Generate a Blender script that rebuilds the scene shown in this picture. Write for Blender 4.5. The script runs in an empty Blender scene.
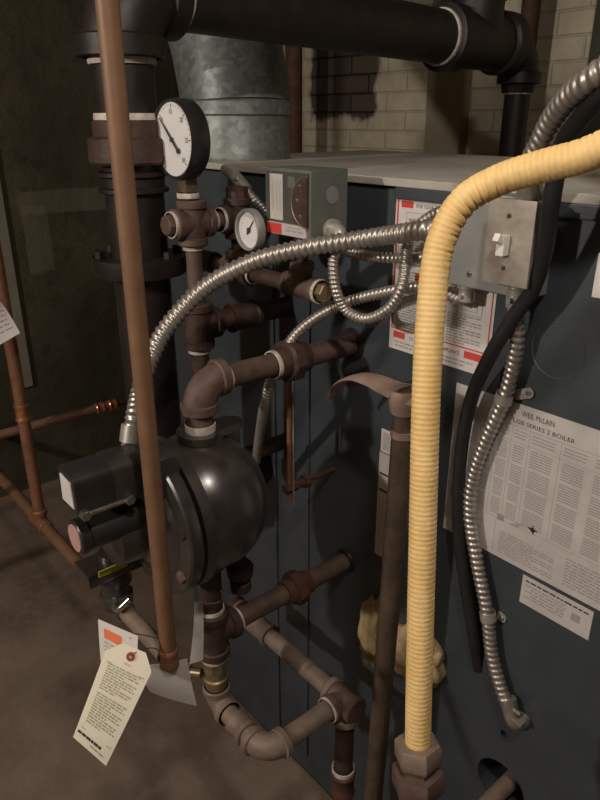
import bpy, bmesh, math, random
from mathutils import Vector as V, Matrix
random.seed(11)
sc = bpy.context.scene
COL = sc.collection
PI = math.pi

# ------------------------------------------------------------------ camera
F = 680.0; PITCH = math.radians(22.5); HEAD = math.radians(139.7)
CAM = V((0, -.80, 1.55))
_h = V((math.cos(HEAD), math.sin(HEAD), 0)); _r = V((math.sin(HEAD), -math.cos(HEAD), 0)); _z = V((0, 0, 1))
_f = _h*math.cos(PITCH) - _z*math.sin(PITCH); _u = _h*math.sin(PITCH) + _z*math.cos(PITCH)
def at(px, py, X=None, Y=None, Z=None, d=None):
    """measured point: where the sight line through a pixel of the photo meets a plane of the room"""
    v = _f + _r*((px-300)/F) + _u*((400-py)/F)
    if X is not None: t = (X-CAM.x)/v.x
    elif Y is not None: t = (Y-CAM.y)/v.y
    elif Z is not None: t = (Z-CAM.z)/v.z
    else: t = d
    return CAM + v*t
cd = bpy.data.cameras.new('camera'); co = bpy.data.objects.new('camera', cd); COL.objects.link(co)
cd.sensor_width = 36; cd.lens = F*36/800; cd.clip_start = .02
co.matrix_world = Matrix.Translation(CAM) @ Matrix((_r, _u, -_f)).transposed().to_4x4()
sc.camera = co
sc.view_settings.view_transform = 'Standard'; sc.view_settings.look = 'None'
sc.view_settings.gamma = 1; sc.view_settings.use_curve_mapping = False
sc.view_settings.exposure = 0.82

# ------------------------------------------------------------------ materials
def lin(c):
    return tuple(((x/255)/12.92 if x/255 <= .04045 else ((x/255+.055)/1.055)**2.4) for x in c)
def mat(name, c1, c2=None, rough=.6, metal=0, scale=8, bump=0, bscale=60, contrast=(.35, .65), rough2=None, voronoi=False, coat=0, detail=6):
    m = bpy.data.materials.new(name); m.use_nodes = True
    nt = m.node_tree; b = nt.nodes['Principled BSDF']
    b.inputs['Roughness'].default_value = rough; b.inputs['Metallic'].default_value = metal
    if coat: b.inputs['Coat Weight'].default_value = coat; b.inputs['Coat Roughness'].default_value = .26
    c1 = lin(c1)
    if c2 is None: b.inputs['Base Color'].default_value = (*c1, 1)
    tc = nt.nodes.new('ShaderNodeTexCoord'); geo = nt.nodes.new('ShaderNodeNewGeometry')
    P = geo.outputs['Position']
    if c2 is not None:
        c2 = lin(c2)
        if voronoi:
            n = nt.nodes.new('ShaderNodeTexVoronoi'); n.inputs['Scale'].default_value = scale; out = n.outputs['Color']
        else:
            n = nt.nodes.new('ShaderNodeTexNoise'); n.inputs['Scale'].default_value = scale; n.inputs['Detail'].default_value = detail
            n.inputs['Roughness'].default_value = .62; out = n.outputs['Fac']
        nt.links.new(P, n.inputs['Vector'])
        r = nt.nodes.new('ShaderNodeValToRGB')
        r.color_ramp.elements[0].position = contrast[0]; r.color_ramp.elements[1].position = contrast[1]
        r.color_ramp.elements[0].color = (*c1, 1); r.color_ramp.elements[1].color = (*c2, 1)
        nt.links.new(out, r.inputs['Fac']); nt.links.new(r.outputs['Color'], b.inputs['Base Color'])
        if rough2 is not None:
            mr = nt.nodes.new('ShaderNodeMapRange'); mr.inputs['From Min'].default_value = contrast[0]; mr.inputs['From Max'].default_value = contrast[1]
            mr.inputs['To Min'].default_value = rough; mr.inputs['To Max'].default_value = rough2
            nt.links.new(out, mr.inputs['Value']); nt.links.new(mr.outputs['Result'], b.inputs['Roughness'])
    if bump:
        n2 = nt.nodes.new('ShaderNodeTexNoise'); n2.inputs['Scale'].default_value = bscale; n2.inputs['Detail'].default_value = 4
        nt.links.new(P, n2.inputs['Vector'])
        bp = nt.nodes.new('ShaderNodeBump'); bp.inputs['Strength'].default_value = bump; bp.inputs['Distance'].default_value = .01
        nt.links.new(n2.outputs['Fac'], bp.inputs['Height']); nt.links.new(bp.outputs['Normal'], b.inputs['Normal'])
    return m
MT = {}
MT['jacket'] = mat('slate_blue_enamel', (54, 60, 65), (62, 68, 73), .42, 0, 14, .05, 240, rough2=.52)
MT['dust'] = mat('dusty_sheet_top', (150, 145, 136), (184, 179, 168), .9, 0, 5, .15, 90, (.3, .7))
MT['black'] = mat('black_cast_iron', (44, 40, 38), (56, 51, 48), .30, 0, 30, .03, 90, rough2=.34, coat=1)
MT['black_gloss'] = mat('black_enamel', (38, 36, 36), (48, 46, 45), .30, 0, 40, .05, 200)
MT['black_pipe'] = mat('dark_steel_pipe', (30, 25, 23), (44, 35, 31), .5, .2, 26, .06, 120)
MT['iron'] = mat('brown_iron_pipe', (78, 60, 53), (104, 84, 75), .62, .1, 34, .1, 160)
MT['iron_dark'] = mat('dark_rusted_iron', (54, 39, 33), (78, 57, 48), .62, .1, 40, .14, 170)
MT['rust'] = mat('rust_red_iron', (66, 40, 31), (88, 56, 44), .75, 0, 40, .2, 170)
MT['galv_pipe'] = mat('grey_brown_pipe', (112, 96, 85), (134, 117, 104), .6, .15, 30, .08, 140)
MT['galv'] = mat('galvanised_sheet', (104, 110, 108), (134, 140, 136), .5, .5, 90, 0, voronoi=True, contrast=(.1, .9))
MT['copper'] = mat('dull_brown_copper', (112, 82, 60), (124, 92, 69), .5, .1, 22, .02, 90, rough2=.6)
MT['copper_red'] = mat('reddish_copper', (122, 82, 62), (146, 102, 80), .45, .3, 30)
MT['copper_bright'] = mat('bright_copper', (200, 130, 92), (226, 160, 120), .3, .8, 40)
MT['brass'] = mat('aged_brass', (128, 112, 86), (152, 136, 106), .4, .6, 50)
MT['steel'] = mat('galvanised_flex', (164, 157, 149), (188, 181, 173), .38, .75, 60)
MT['ink_soft'] = mat('faded_ink', (92, 89, 89), None, .7)
MT['zinc'] = mat('zinc_plate', (196, 190, 182), (176, 170, 162), .36, .55, 40)
MT['chrome'] = mat('bright_zinc', (200, 196, 190), None, .22, .95)
MT['grey_steel'] = mat('grey_steel_box', (134, 134, 132), (150, 149, 146), .5, .35, 20)
MT['plate'] = mat('stained_steel_plate', (134, 124, 112), (166, 158, 146), .45, .45, 34, rough2=.6)
MT['ctrl'] = mat('grey_green_paint', (92, 96, 90), (100, 104, 98), .5, 0, 30)
MT['ctrl_dark'] = mat('dark_window', (74, 74, 68), (84, 82, 74), .25, 0, 20)
MT['yellow'] = mat('yellow_vinyl', (222, 184, 118), (240, 208, 146), .48, 0, 16, .05, 120, rough2=.58)
MT['rubber'] = mat('black_rubber', (28, 27, 27), (36, 35, 35), .5, 0, 30)
MT['paper'] = mat('white_label', (206, 200, 196), (218, 212, 208), .6, 0, 20)
MT['paper_grey'] = mat('grey_label', (182, 176, 172), (200, 194, 190), .55, 0, 14)
MT['cream'] = mat('cream_tag_card', (240, 233, 212), (246, 240, 222), .7, 0, 16)
MT['white'] = mat('white_paint', (225, 222, 214), None, .5)
MT['dial'] = mat('white_dial', (226, 224, 222), None, .35)
MT['tape'] = mat('pipe_dope', (214, 206, 196), (170, 158, 146), .7, 0, 60)
MT['red'] = mat('red_print', (205, 66, 58), None, .6)
MT['pink'] = mat('faded_pink_label', (190, 150, 142), (176, 136, 128), .6, 0, 30)
MT['orange'] = mat('orange_print', (226, 120, 72), None, .6)
MT['yellow_label'] = mat('yellow_print', (196, 188, 60), None, .5)
MT['ink'] = mat('dark_ink', (52, 50, 52), None, .7)
MT['ink_grey'] = mat('grey_ink', (158, 153, 151), None, .7)
MT['ink_green'] = mat('green_grey_ink', (176, 176, 146), None, .7)
MT['wood_dark'] = mat('dark_wood_handle', (70, 56, 44), (96, 78, 62), .75, 0, 18, .2, 80)
MT['blade'] = mat('worn_steel_blade', (146, 122, 110), (168, 144, 131), .55, .2, 24, .05, 80)
MT['foam'] = mat('yellowed_insulation', (128, 106, 76), (186, 162, 122), .95, 0, 20, .3, 60)
MT['red_knob'] = mat('red_fibre', (150, 72, 60), None, .7)
MT['green'] = mat('green_paint', (58, 63, 52), (66, 71, 58), .7, 0, 6)
MT['inside'] = mat('near_black_inside', (20, 19, 18), None, .9)  # near-black: the shade inside the jacket holes is put into the colour

# ------------------------------------------------------------------ mesh collector
def basis(n):
    n = n.normalized()
    a = V((0, 0, 1)) if abs(n.z) < .9 else V((1, 0, 0))
    u = a.cross(n).normalized(); return u, n.cross(u).normalized(), n
def catmull(pts, sub=14):
    P = [pts[0]*2-pts[1]] + list(pts) + [pts[-1]*2-pts[-2]]
    out = []
    for i in range(1, len(P)-2):
        for k in range(sub):
            t = k/sub; a, b, c, d = P[i-1], P[i], P[i+1], P[i+2]
            out.append(.5*((2*b) + (c-a)*t + (2*a-5*b+4*c-d)*t*t + (3*b-a-3*c+d)*t*t*t))
    out.append(P[-2].copy()); return out
def resample(path, step):
    L = [0]
    for i in range(1, len(path)): L.append(L[-1] + (path[i]-path[i-1]).length)
    n = max(2, int(L[-1]/step)); out = []; j = 0
    for k in range(n+1):
        s = L[-1]*k/n
        while j < len(L)-2 and L[j+1] < s: j += 1
        t = (s-L[j])/max(1e-9, L[j+1]-L[j]); out.append(path[j].lerp(path[j+1], min(1, max(0, t))))
    return out, L[-1]
class M:
    def __init__(s): s.v = []; s.f = []
    def add(s, vs, fs):
        o = len(s.v); s.v += [V(p) for p in vs]; s.f += [tuple(i+o for i in f) for f in fs]; return s
    def tube(s, path, r, seg=18, caps=True, fn=None):
        n = len(path); tg = []
        for i in range(n):
            tg.append((path[min(i+1, n-1)] - path[max(i-1, 0)]).normalized())
        u, w, _ = basis(tg[0]); vs = []; fs = []
        for i in range(n):
            u = (u - tg[i]*u.dot(tg[i])).normalized(); w = tg[i].cross(u)
            rr = r[i] if isinstance(r, (list, tuple)) else r
            for k in range(seg):
                a = 2*PI*k/seg
                q = rr if fn is None else rr*fn(i, a, u, w)
                vs.append(path[i] + (u*math.cos(a) + w*math.sin(a))*q)
        for i in range(n-1):
            for k in range(seg):
                k2 = (k+1) % seg
                fs.append((i*seg+k, i*seg+k2, (i+1)*seg+k2, (i+1)*seg+k))
        if caps:
            fs.append(tuple(range(seg-1, -1, -1))); fs.append(tuple((n-1)*seg+k for k in range(seg)))
        return s.add(vs, fs)
    def lathe(s, prof, o, ax, seg=28):
        """profile of (distance along the axis, radius)"""
        o = V(o); u, w, n = basis(V(ax)); vs = []; fs = []; prev = None
        for (d, r) in prof:
            if r <= 1e-6:
                ring = [len(vs)]; vs.append(o+n*d)
            else:
                ring = list(range(len(vs), len(vs)+seg))
                vs += [o+n*d+(u*math.cos(2*PI*k/seg)+w*math.sin(2*PI*k/seg))*r for k in range(seg)]
            if prev is not None:
                for k in range(seg):
                    k2 = (k+1) % seg
                    if len(prev) == 1 and len(ring) > 1: fs.append((prev[0], ring[k2], ring[k]))
                    elif len(ring) == 1 and len(prev) > 1: fs.append((prev[k], prev[k2], ring[0]))
                    elif len(ring) > 1: fs.append((prev[k], prev[k2], ring[k2], ring[k]))
            prev = ring
        return s.add(vs, fs)
    def cyl(s, a, b, r, seg=24, bev=0):
        a = V(a); b = V(b); L = (b-a).length
        if bev: return s.lathe([(0, 0), (0, r-bev), (bev, r), (L-bev, r), (L, r-bev), (L, 0)], a, b-a, seg)
        return s.lathe([(0, 0), (0, r), (L, r), (L, 0)], a, b-a, seg)
    def hexa(s, a, b, r, seg=6):
        a = V(a); b = V(b); L = (b-a).length; c = r*.1
        return s.lathe([(0, 0), (0, r-c), (c, r), (L-c, r), (L, r-c), (L, 0)], a, b-a, seg)
    def box(s, lo, hi, bev=0, mtx=None):
        bm = bmesh.new(); bmesh.ops.create_cube(bm, size=1)
        lo = V(lo); hi = V(hi); c = (lo+hi)/2; d = hi-lo
        for v in bm.verts: v.co = V((v.co.x*d.x, v.co.y*d.y, v.co.z*d.z)) + c
        if bev: bmesh.ops.bevel(bm, geom=bm.edges[:], offset=bev, segments=2, affect='EDGES', profile=.7)
        if mtx is not None: bm.transform(mtx)
        bm.verts.index_update()
        s.add([v.co.copy() for v in bm.verts], [tuple(v.index for v in f.verts) for f in bm.faces]); bm.free(); return s
    def prism(s, poly, o, u, v, n, th):
        """outline (x, y) in the plane o,u,v, thickened along n"""
        o = V(o); k = len(poly)
        a = [o+u*x+v*y for x, y in poly]; b = [p+n*th for p in a]
        return s.add(a+b, [tuple(range(k-1, -1, -1)), tuple(range(k, 2*k))] + [(i, (i+1) % k, k+(i+1) % k, k+i) for i in range(k)])
    def ring(s, o, ax, R, r, seg=40, sub=8):
        u, w, n = basis(V(ax)); o = V(o)
        vs = []; fs = []
        for i in range(seg):
            c, q = math.cos(2*PI*i/seg), math.sin(2*PI*i/seg); e = u*c+w*q
            for k in range(sub):
                a = 2*PI*k/sub; vs.append(o+e*(R+r*math.cos(a))+n*r*math.sin(a))
        for i in range(seg):
            for k in range(sub):
                fs.append((i*sub+k, ((i+1) % seg)*sub+k, ((i+1) % seg)*sub+(k+1) % sub, i*sub+(k+1) % sub))
        return s.add(vs, fs)
    def quad(s, a, b, c, d): return s.add([a, b, c, d], [(0, 1, 2, 3)])

ROOT = {}
def mesh_obj(name, m, material, loc, angle=38, smooth=True):
    me = bpy.data.meshes.new(name); me.from_pydata([p-loc for p in m.v], [], m.f); me.update()
    bm = bmesh.new(); bm.from_mesh(me); bmesh.ops.recalc_face_normals(bm, faces=bm.faces[:]); bm.to_mesh(me); bm.free()
    if smooth:
        me.shade_smooth(); me.set_sharp_from_angle(angle=math.radians(angle))
    me.materials.append(material if not isinstance(material, str) else MT[material])
    o = bpy.data.objects.new(name, me); COL.objects.link(o); return o
def thing(name, label, cat, loc, group=None):
    o = bpy.data.objects.new(name, None); COL.objects.link(o); o.location = loc; o.empty_display_size = .05
    o['label'] = label; o['category'] = cat
    if group: o['group'] = group
    ROOT[o.name] = V(loc); return o
def part(parent, name, m, material, label=None, **k):
    loc = ROOT[parent.name]; o = mesh_obj(name, m, material, loc, **k); o.parent = parent; ROOT[o.name] = loc
    if label: o['label'] = label
    return o
def solo(name, label, cat, m, material, group=None, **k):
    lo = V((min(p.x for p in m.v), min(p.y for p in m.v), min(p.z for p in m.v))); hi = V((max(p.x for p in m.v), max(p.y for p in m.v), 0))
    loc = V(((lo.x+hi.x)/2, (lo.y+hi.y)/2, lo.z)); o = mesh_obj(name, m, material, loc, **k); o.location = loc
    o['label'] = label; o['category'] = cat; ROOT[o.name] = loc
    if group: o['group'] = group
    return o
def struct(name, m, material, **k):
    o = mesh_obj(name, m, material, V((0, 0, 0)), **k); o['kind'] = 'structure'; return o

# ------------------------------------------------------------------ shapes of pipework
AX = {'x': V((1, 0, 0)), 'y': V((0, 1, 0)), 'z': V((0, 0, 1))}
def collar(m, c, ax, r, w=.012):
    m.lathe([(-w, r*.86), (-w*.8, r), (w*.8, r), (w, r*.86)], c, ax); return m
def coupling(c, ax, r, L):
    m = M(); h = L/2; b = min(.008, L*.22)
    m.lathe([(-h, 0), (-h, r*.9), (-h+.002, r), (-h+b, r), (-h+b+.003, r*.9), (h-b-.003, r*.9), (h-b, r), (h-.002, r), (h, r*.9), (h, 0)], c, ax); return m
def union(c, ax, r, L):
    m = M(); u, w, n = basis(V(ax)); c = V(c)
    m.lathe([(-L*.5, 0), (-L*.5, r*.7), (-L*.2, r*.74), (-L*.2, r*.9), (L*.5, r*.68), (L*.5, 0)], c, ax)
    m.hexa(c-n*L*.22, c+n*L*.2, r, 8); return m
def elbow(c, d1, d2, R, r):
    """d1 and d2 point out of the fitting's two mouths; R is the distance from the corner to each mouth"""
    c = V(c); d1 = V(d1).normalized(); d2 = V(d2).normalized(); m = M(); pts = []
    a = c+d1*R; b = c+d2*R; q = R*.94
    pts.append(a)
    for i in range(15):
        t = i/14; p0 = c+d1*q; p2 = c+d2*q
        pts.append(p0*(1-t)**2 + c*2*t*(1-t)*.93 + p2*t*t + (p0+p2)*.5*(2*t*(1-t)*.07))
    pts.append(b)
    m.tube(pts, r*.92, 24)
    for p, d in ((a, d1), (b, d2)):
        m.lathe([(-R*.34, r*.90), (-R*.30, r*1.06), (-.002, r*1.06), (0, r*.98), (0, 0)], p, d)
    return m
def tee(c, ax, branch, R, r, both=False):
    c = V(c); n = V(ax).normalized(); b = V(branch).normalized(); m = M()
    m.lathe([(-R, 0), (-R, r*.98), (-R+.002, r*1.06), (-R*.68, r*1.06), (-R*.64, r*.92), (R*.64, r*.92), (R*.68, r*1.06), (R-.002, r*1.06), (R, r*.98), (R, 0)], c, n)
    for s in ((1, -1) if both else (1,)):
        m.lathe([(0, r*.9), (R*.64, r*.9), (R*.68, r*1.06), (R-.002, r*1.06), (R, r*.98), (R, 0)], c, b*s)
    return m
def tape(c, ax, r, w=.0035):
    return M().lathe([(-w, r*.96), (-w, r*1.03), (0, r*1.05), (w, r*1.03), (w, r*.96)], c, ax)
def flex(path, r, pitch, amp=.13, seg=14):
    pts, L = resample(catmull(path), pitch/7)
    n = len(pts)-1
    def fn(i, a, u, w):
        ph = 2*PI*(L*i/n)/pitch + a
        return 1 + amp*(.6 - 1.6*abs(math.sin(ph/2))**3)
    return M().tube(pts, r, seg, True, fn)
def flex_part(parent, path, r, pitch, name='conduit_sleeve', amp=.13): return part(parent, name, flex(path, r, pitch, amp), 'steel', angle=70)

# ------------------------------------------------------------------ lettering
def text_into(m, s, frame, x, y, size=None, width=None, n=0.0):
    cu = bpy.data.curves.new('t', 'FONT'); cu.body = s; cu.resolution_u = 2; cu.size = 1
    o = bpy.data.objects.new('t', cu); COL.objects.link(o); bpy.context.view_layer.update()
    me = bpy.data.meshes.new_from_object(o.evaluated_get(bpy.context.evaluated_depsgraph_get()))
    bpy.data.objects.remove(o); bpy.data.curves.remove(cu)
    vs = [v.co.copy() for v in me.vertices]
    if vs:
        x0 = min(v.x for v in vs); x1 = max(v.x for v in vs)
        kx = (width/(x1-x0)) if width else size; ky = size if size else kx
        m.add([frame(x+(v.x-x0)*kx, y+v.y*ky) for v in vs], [tuple(p.vertices) for p in me.polygons])
    bpy.data.meshes.remove(me)
def bars(m, frame, x0, x1, y, h, word=.008, gap=.002, seed=0, fill=1.0):
    rnd = random.Random(seed); x = x0; end = x0+(x1-x0)*fill
    while x < end-.001:
        w = min(word*rnd.uniform(.4, 1.5), end-x)
        m.quad(frame(x, y), frame(x+w, y), frame(x+w, y+h), frame(x, y+h)); x += w+gap
def rect(m, frame, x0, y0, x1, y1): m.quad(frame(x0, y0), frame(x1, y0), frame(x1, y1), frame(x0, y1))
def outline(m, frame, x0, y0, x1, y1, t):
    rect(m, frame, x0, y0, x1, y0+t); rect(m, frame, x0, y1-t, x1, y1); rect(m, frame, x0, y0, x0+t, y1); rect(m, frame, x1-t, y0, x1, y1)

# ================================================================== SETTING
XL, YB, XR, YF, ZC = -2.85, 1.5, 1.7, -3.1, 2.45
def room_mat(name, build):
    m = bpy.data.materials.new(name); m.use_nodes = True; nt = m.node_tree; build(nt, nt.nodes['Principled BSDF']); return m
def N(nt, t, **k):
    n = nt.nodes.new(t)
    for a, b in k.items():
        if a in n.inputs: n.inputs[a].default_value = b
        else: setattr(n, a, b)
    return n
def mathn(nt, op, a, b=None):
    n = nt.nodes.new('ShaderNodeMath'); n.operation = op
    for i, x in enumerate((a, b)):
        if x is None: continue
        if isinstance(x, (int, float)): n.inputs[i].default_value = x
        else: nt.links.new(x, n.inputs[i])
    return n.outputs[0]
def mixc(nt, fac, a, b):
    n = nt.nodes.new('ShaderNodeMix'); n.data_type = 'RGBA'
    nt.links.new(fac, n.inputs[0])
    for i, x in ((6, a), (7, b)):
        if isinstance(x, tuple): n.inputs[i].default_value = (*lin(x), 1)
        else: nt.links.new(x, n.inputs[i])
    return n.outputs[2]
def ramp(nt, src, p0, p1):
    n = nt.nodes.new('ShaderNodeMapRange'); n.inputs['From Min'].default_value = p0; n.inputs['From Max'].default_value = p1
    nt.links.new(src, n.inputs['Value']); return n.outputs['Result']
def box_mask(nt, pos, a, b, x0, x1, y0, y1, noise, amt=.25):
    s = nt.nodes.new('ShaderNodeSeparateXYZ'); nt.links.new(pos, s.inputs[0])
    dx = mathn(nt, 'DIVIDE', mathn(nt, 'ABSOLUTE', mathn(nt, 'SUBTRACT', s.outputs[a], (x0+x1)/2)), (x1-x0)/2)
    dy = mathn(nt, 'DIVIDE', mathn(nt, 'ABSOLUTE', mathn(nt, 'SUBTRACT', s.outputs[b], (y0+y1)/2)), (y1-y0)/2)
    k = mathn(nt, 'ADD', mathn(nt, 'MAXIMUM', dx, dy), mathn(nt, 'MULTIPLY', mathn(nt, 'SUBTRACT', noise, .5), amt*4))
    return ramp(nt, k, 1.06, .97)
def floor_build(nt, b):
    P = N(nt, 'ShaderNodeNewGeometry').outputs['Position']
    n1 = N(nt, 'ShaderNodeTexNoise', Scale=2.6, Detail=8.0, Roughness=.65); n2 = N(nt, 'ShaderNodeTexNoise', Scale=30.0, Detail=5.0)
    for n in (n1, n2): nt.links.new(P, n.inputs['Vector'])
    c = mixc(nt, ramp(nt, n1.outputs['Fac'], .35, .65), (92, 77, 66), (134, 116, 102))
    c = mixc(nt, ramp(nt, n2.outputs['Fac'], .5, .75), c, (120, 106, 96))
    nt.links.new(c, b.inputs['Base Color']); b.inputs['Roughness'].default_value = .75
    bp = N(nt, 'ShaderNodeBump', Strength=.25, Distance=.01); nt.links.new(n2.outputs['Fac'], bp.inputs['Height']); nt.links.new(bp.outputs['Normal'], b.inputs['Normal'])
def stone_build(nt, b):
    P = N(nt, 'ShaderNodeNewGeometry').outputs['Position']
    n1 = N(nt, 'ShaderNodeTexNoise', Scale=2.2, Detail=8.0, Roughness=.7); n2 = N(nt, 'ShaderNodeTexNoise', Scale=14.0, Detail=6.0)
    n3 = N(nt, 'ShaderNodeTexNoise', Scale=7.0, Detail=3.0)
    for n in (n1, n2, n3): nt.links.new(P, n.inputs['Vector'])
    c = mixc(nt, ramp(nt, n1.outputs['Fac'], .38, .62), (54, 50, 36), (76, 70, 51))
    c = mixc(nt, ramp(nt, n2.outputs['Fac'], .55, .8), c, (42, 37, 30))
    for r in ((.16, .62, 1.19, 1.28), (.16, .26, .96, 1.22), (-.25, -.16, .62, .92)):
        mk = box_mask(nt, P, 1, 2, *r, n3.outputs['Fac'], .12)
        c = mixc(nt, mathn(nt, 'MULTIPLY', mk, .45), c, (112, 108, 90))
    nt.links.new(c, b.inputs['Base Color']); b.inputs['Roughness'].default_value = .9
    bp = N(nt, 'ShaderNodeBump', Strength=.7, Distance=.04); nt.links.new(n1.outputs['Fac'], bp.inputs['Height']); nt.links.new(bp.outputs['Normal'], b.inputs['Normal'])
def brick_build(nt, b):
    P = N(nt, 'ShaderNodeNewGeometry').outputs['Position']
    s = N(nt, 'ShaderNodeSeparateXYZ'); nt.links.new(P, s.inputs[0]); cb = N(nt, 'ShaderNodeCombineXYZ')
    nt.links.new(s.outputs[0], cb.inputs[0]); nt.links.new(s.outputs[2], cb.inputs[1])
    bk = N(nt, 'ShaderNodeTexBrick', Scale=1.0); bk.inputs['Brick Width'].default_value = .215; bk.inputs['Row Height'].default_value = .075
    bk.inputs['Mortar Size'].default_value = .006; bk.inputs['Mortar Smooth'].default_value = .6
    bk.inputs['Color1'].default_value = (*lin((80, 66, 57)), 1); bk.inputs['Color2'].default_value = (*lin((66, 56, 48)), 1); bk.inputs['Mortar'].default_value = (*lin((28, 24, 21)), 1)
    nt.links.new(cb.outputs[0], bk.inputs['Vector'])
    n1 = N(nt, 'ShaderNodeTexNoise', Scale=3.0, Detail=8.0, Roughness=.65); n3 = N(nt, 'ShaderNodeTexNoise', Scale=8.0, Detail=3.0)
    for n in (n1, n3): nt.links.new(P, n.inputs['Vector'])
    paint = mixc(nt, ramp(nt, n1.outputs['Fac'], .35, .65), (156, 144, 122), (206, 196, 172))
    paint = mixc(nt, mathn(nt, 'MULTIPLY', bk.outputs['Fac'], .22), paint, (140, 128, 108))
    mk = box_mask(nt, P, 0, 2, -2.63, -2.21, 1.545, 2.1, n3.outputs['Fac'], .14)
    c = mixc(nt, mk, paint, bk.outputs['Color'])
    nt.links.new(c, b.inputs['Base Color']); b.inputs['Roughness'].default_value = .8
    bp = N(nt, 'ShaderNodeBump', Strength=.6, Distance=.012, invert=True); nt.links.new(bk.outputs['Fac'], bp.inputs['Height']); nt.links.new(bp.outputs['Normal'], b.inputs['Normal'])
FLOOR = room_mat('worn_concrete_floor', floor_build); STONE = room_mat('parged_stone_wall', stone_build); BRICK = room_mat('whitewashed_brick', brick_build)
struct('floor', M().box((XL-.2, YF-.2, -.1), (XR+.2, YB+.2, 0)), FLOOR)
struct('ceiling', M().box((XL-.2, YF-.2, ZC), (XR+.2, YB+.2, ZC+.1)), mat('pale_joists', (120, 108, 94), (140, 128, 112), .9))
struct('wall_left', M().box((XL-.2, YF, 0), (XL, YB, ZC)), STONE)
struct('wall_back', M().box((XL-.2, YB, 0), (XR+.2, YB+.2, ZC)), BRICK)
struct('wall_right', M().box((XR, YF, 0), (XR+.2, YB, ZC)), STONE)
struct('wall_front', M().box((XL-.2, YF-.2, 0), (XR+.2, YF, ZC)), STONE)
# shallow pilaster and a green post on the back wall
a = at(427, 100, Y=YB-.05).x; b = at(462, 100, Y=YB-.05).x
struct('trim_1', M().box((a, YB-.05, 0), (b, YB+.01, ZC), .004), mat('grey_brown_plaster', (128, 117, 98), (148, 137, 116), .85, 0, 5, .2, 40))
a = at(588, 60, Y=YB-.06).x
struct('trim_2', M().box((a, YB-.06, 0), (a+.22, YB+.01, ZC), .004), 'green')

# ================================================================== BOILER
BX0, BX1, BD, BT = -1.42, .34, .65, 1.468
boiler = thing('boiler', 'slate blue sheet metal boiler covered in labels with a dusty grey top', 'boiler', (-.54, .325, 0))
hole_c = at(500, 784, Y=0); HR = .046
m = M().box((BX0, 0, .04), (BX1, BD, BT-.016), .005)
jk = part(boiler, 'jacket', m, 'jacket', smooth=False)
cut = mesh_obj('cut', M().cyl((hole_c.x, -.05, hole_c.z), (hole_c.x, .16, hole_c.z), HR, 40), 'inside', V((0, 0, 0)))
cut2p = at(504, 734, Y=0); 
cut2 = mesh_obj('cut', M().cyl((cut2p.x, -.05, cut2p.z), (cut2p.x, .03, cut2p.z), .0065, 20), 'inside', V((0, 0, 0)))
for c in (cut, cut2):
    md = jk.modifiers.new('b', 'BOOLEAN'); md.object = c; md.solver = 'EXACT'; md.operation = 'DIFFERENCE'
    c.data.materials.clear(); c.data.materials.append(MT['inside'])
bpy.context.view_layer.update()
nm = bpy.data.meshes.new_from_object(jk.evaluated_get(bpy.context.evaluated_depsgraph_get()))
jk.modifiers.clear(); jk.data = nm
for c in (cut, cut2): bpy.data.objects.remove(c)
part(boiler, 'base_rail', M().box((BX0+.02, .02, 0), (BX1-.02, BD-.02, .04)), 'inside')
part(boiler, 'top_panel', M().box((BX0-.004, -.006, BT-.012), (BX1+.004, BD+.004, BT), .002), 'dust', 'light grey dusty top panel', smooth=False)
part(boiler, 'front_flange', M().box((at(398, 176, Y=0).x, -.005, BT-.030), (BX1, .002, BT-.012), .002), 'jacket', smooth=False)
for px in (276, 309):
    x = at(px, 460, Y=0).x
    part(boiler, 'panel_seam', M().box((x-.004, -.005, .10), (x+.004, .003, 1.30), .0015), 'jacket', smooth=False)
kc = at(558, 351, Y=0)
part(boiler, 'knockout', M().lathe([(0, .0375), (.0015, .0375), (.0011, .0370), (0, .0370)], (kc.x, .0005, kc.z), (0, -1, 0), 48), mat('scored_edge', (104, 106, 106), None, .5), 'pale circle of a knockout scored in the jacket')
def face_label(name, x0, x1, z0, z1, material, label, poly=None, y=-.0010):
    P = poly or [(x0, z0), (x1, z0), (x1, z1), (x0, z1)]
    m = M().prism([(p[0], p[1]) for p in P], (0, y, 0), V((1, 0, 0)), V((0, 0, 1)), V((0, 1, 0)), .0012)
    o = part(boiler, name, m, material, label, smooth=False)
    return o, (lambda x, y_, e=.0004: V((x0+x, y-e, z1-y_)))
def down(fr): return lambda x, y: fr(x, -y)      # y measured upwards from the label's top edge (negative below)
# --- red-bordered safety label
x0, x1, z0, z1 = -.717, -.525, 1.204, 1.447
W, H = x1-x0, z1-z0
lab, fr = face_label('warning_label', x0, x1, z0, z1, 'paper', 'white safety label with a red border and red blocks', [(x0, z0), (-.542, z0), (x1, 1.247), (x1, z1), (x0, z1)])
fd = down(fr); red = M(); ink = M(); gr = M(); gr2 = M()
rect(red, fd, 0, -.004, W, -.001); rect(red, fd, .003, -H+.036, .006, -.001); rect(red, fd, W-.006, -H+.046, W-.004, -.001); rect(red, fd, .003, -H+.034, W-.006, -H+.036)
rect(red, fd, .011, -.020, .034, -.010); rect(red, fd, .009, -H+.020, .033, -H+.030); rect(red, fd, W-.044, -H+.020, W-.006, -H+.031)
rect(red, fd, .046, -.128, .058, -.114)
text_into(ink, 'FOR YOUR SAFETY READ BEFORE OPERATING', fd, .040, -.0185, size=.0072, width=.138)
outline(gr, fd, .022, -.046, .178, -.026, .0008); text_into(ink, 'WARNING', fd, .027, -.040, size=.008, width=.030)
for i in range(4): bars(gr, fd, .064, .174, -.031-.0042*i, .0022, .008, .0018, i)
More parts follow.
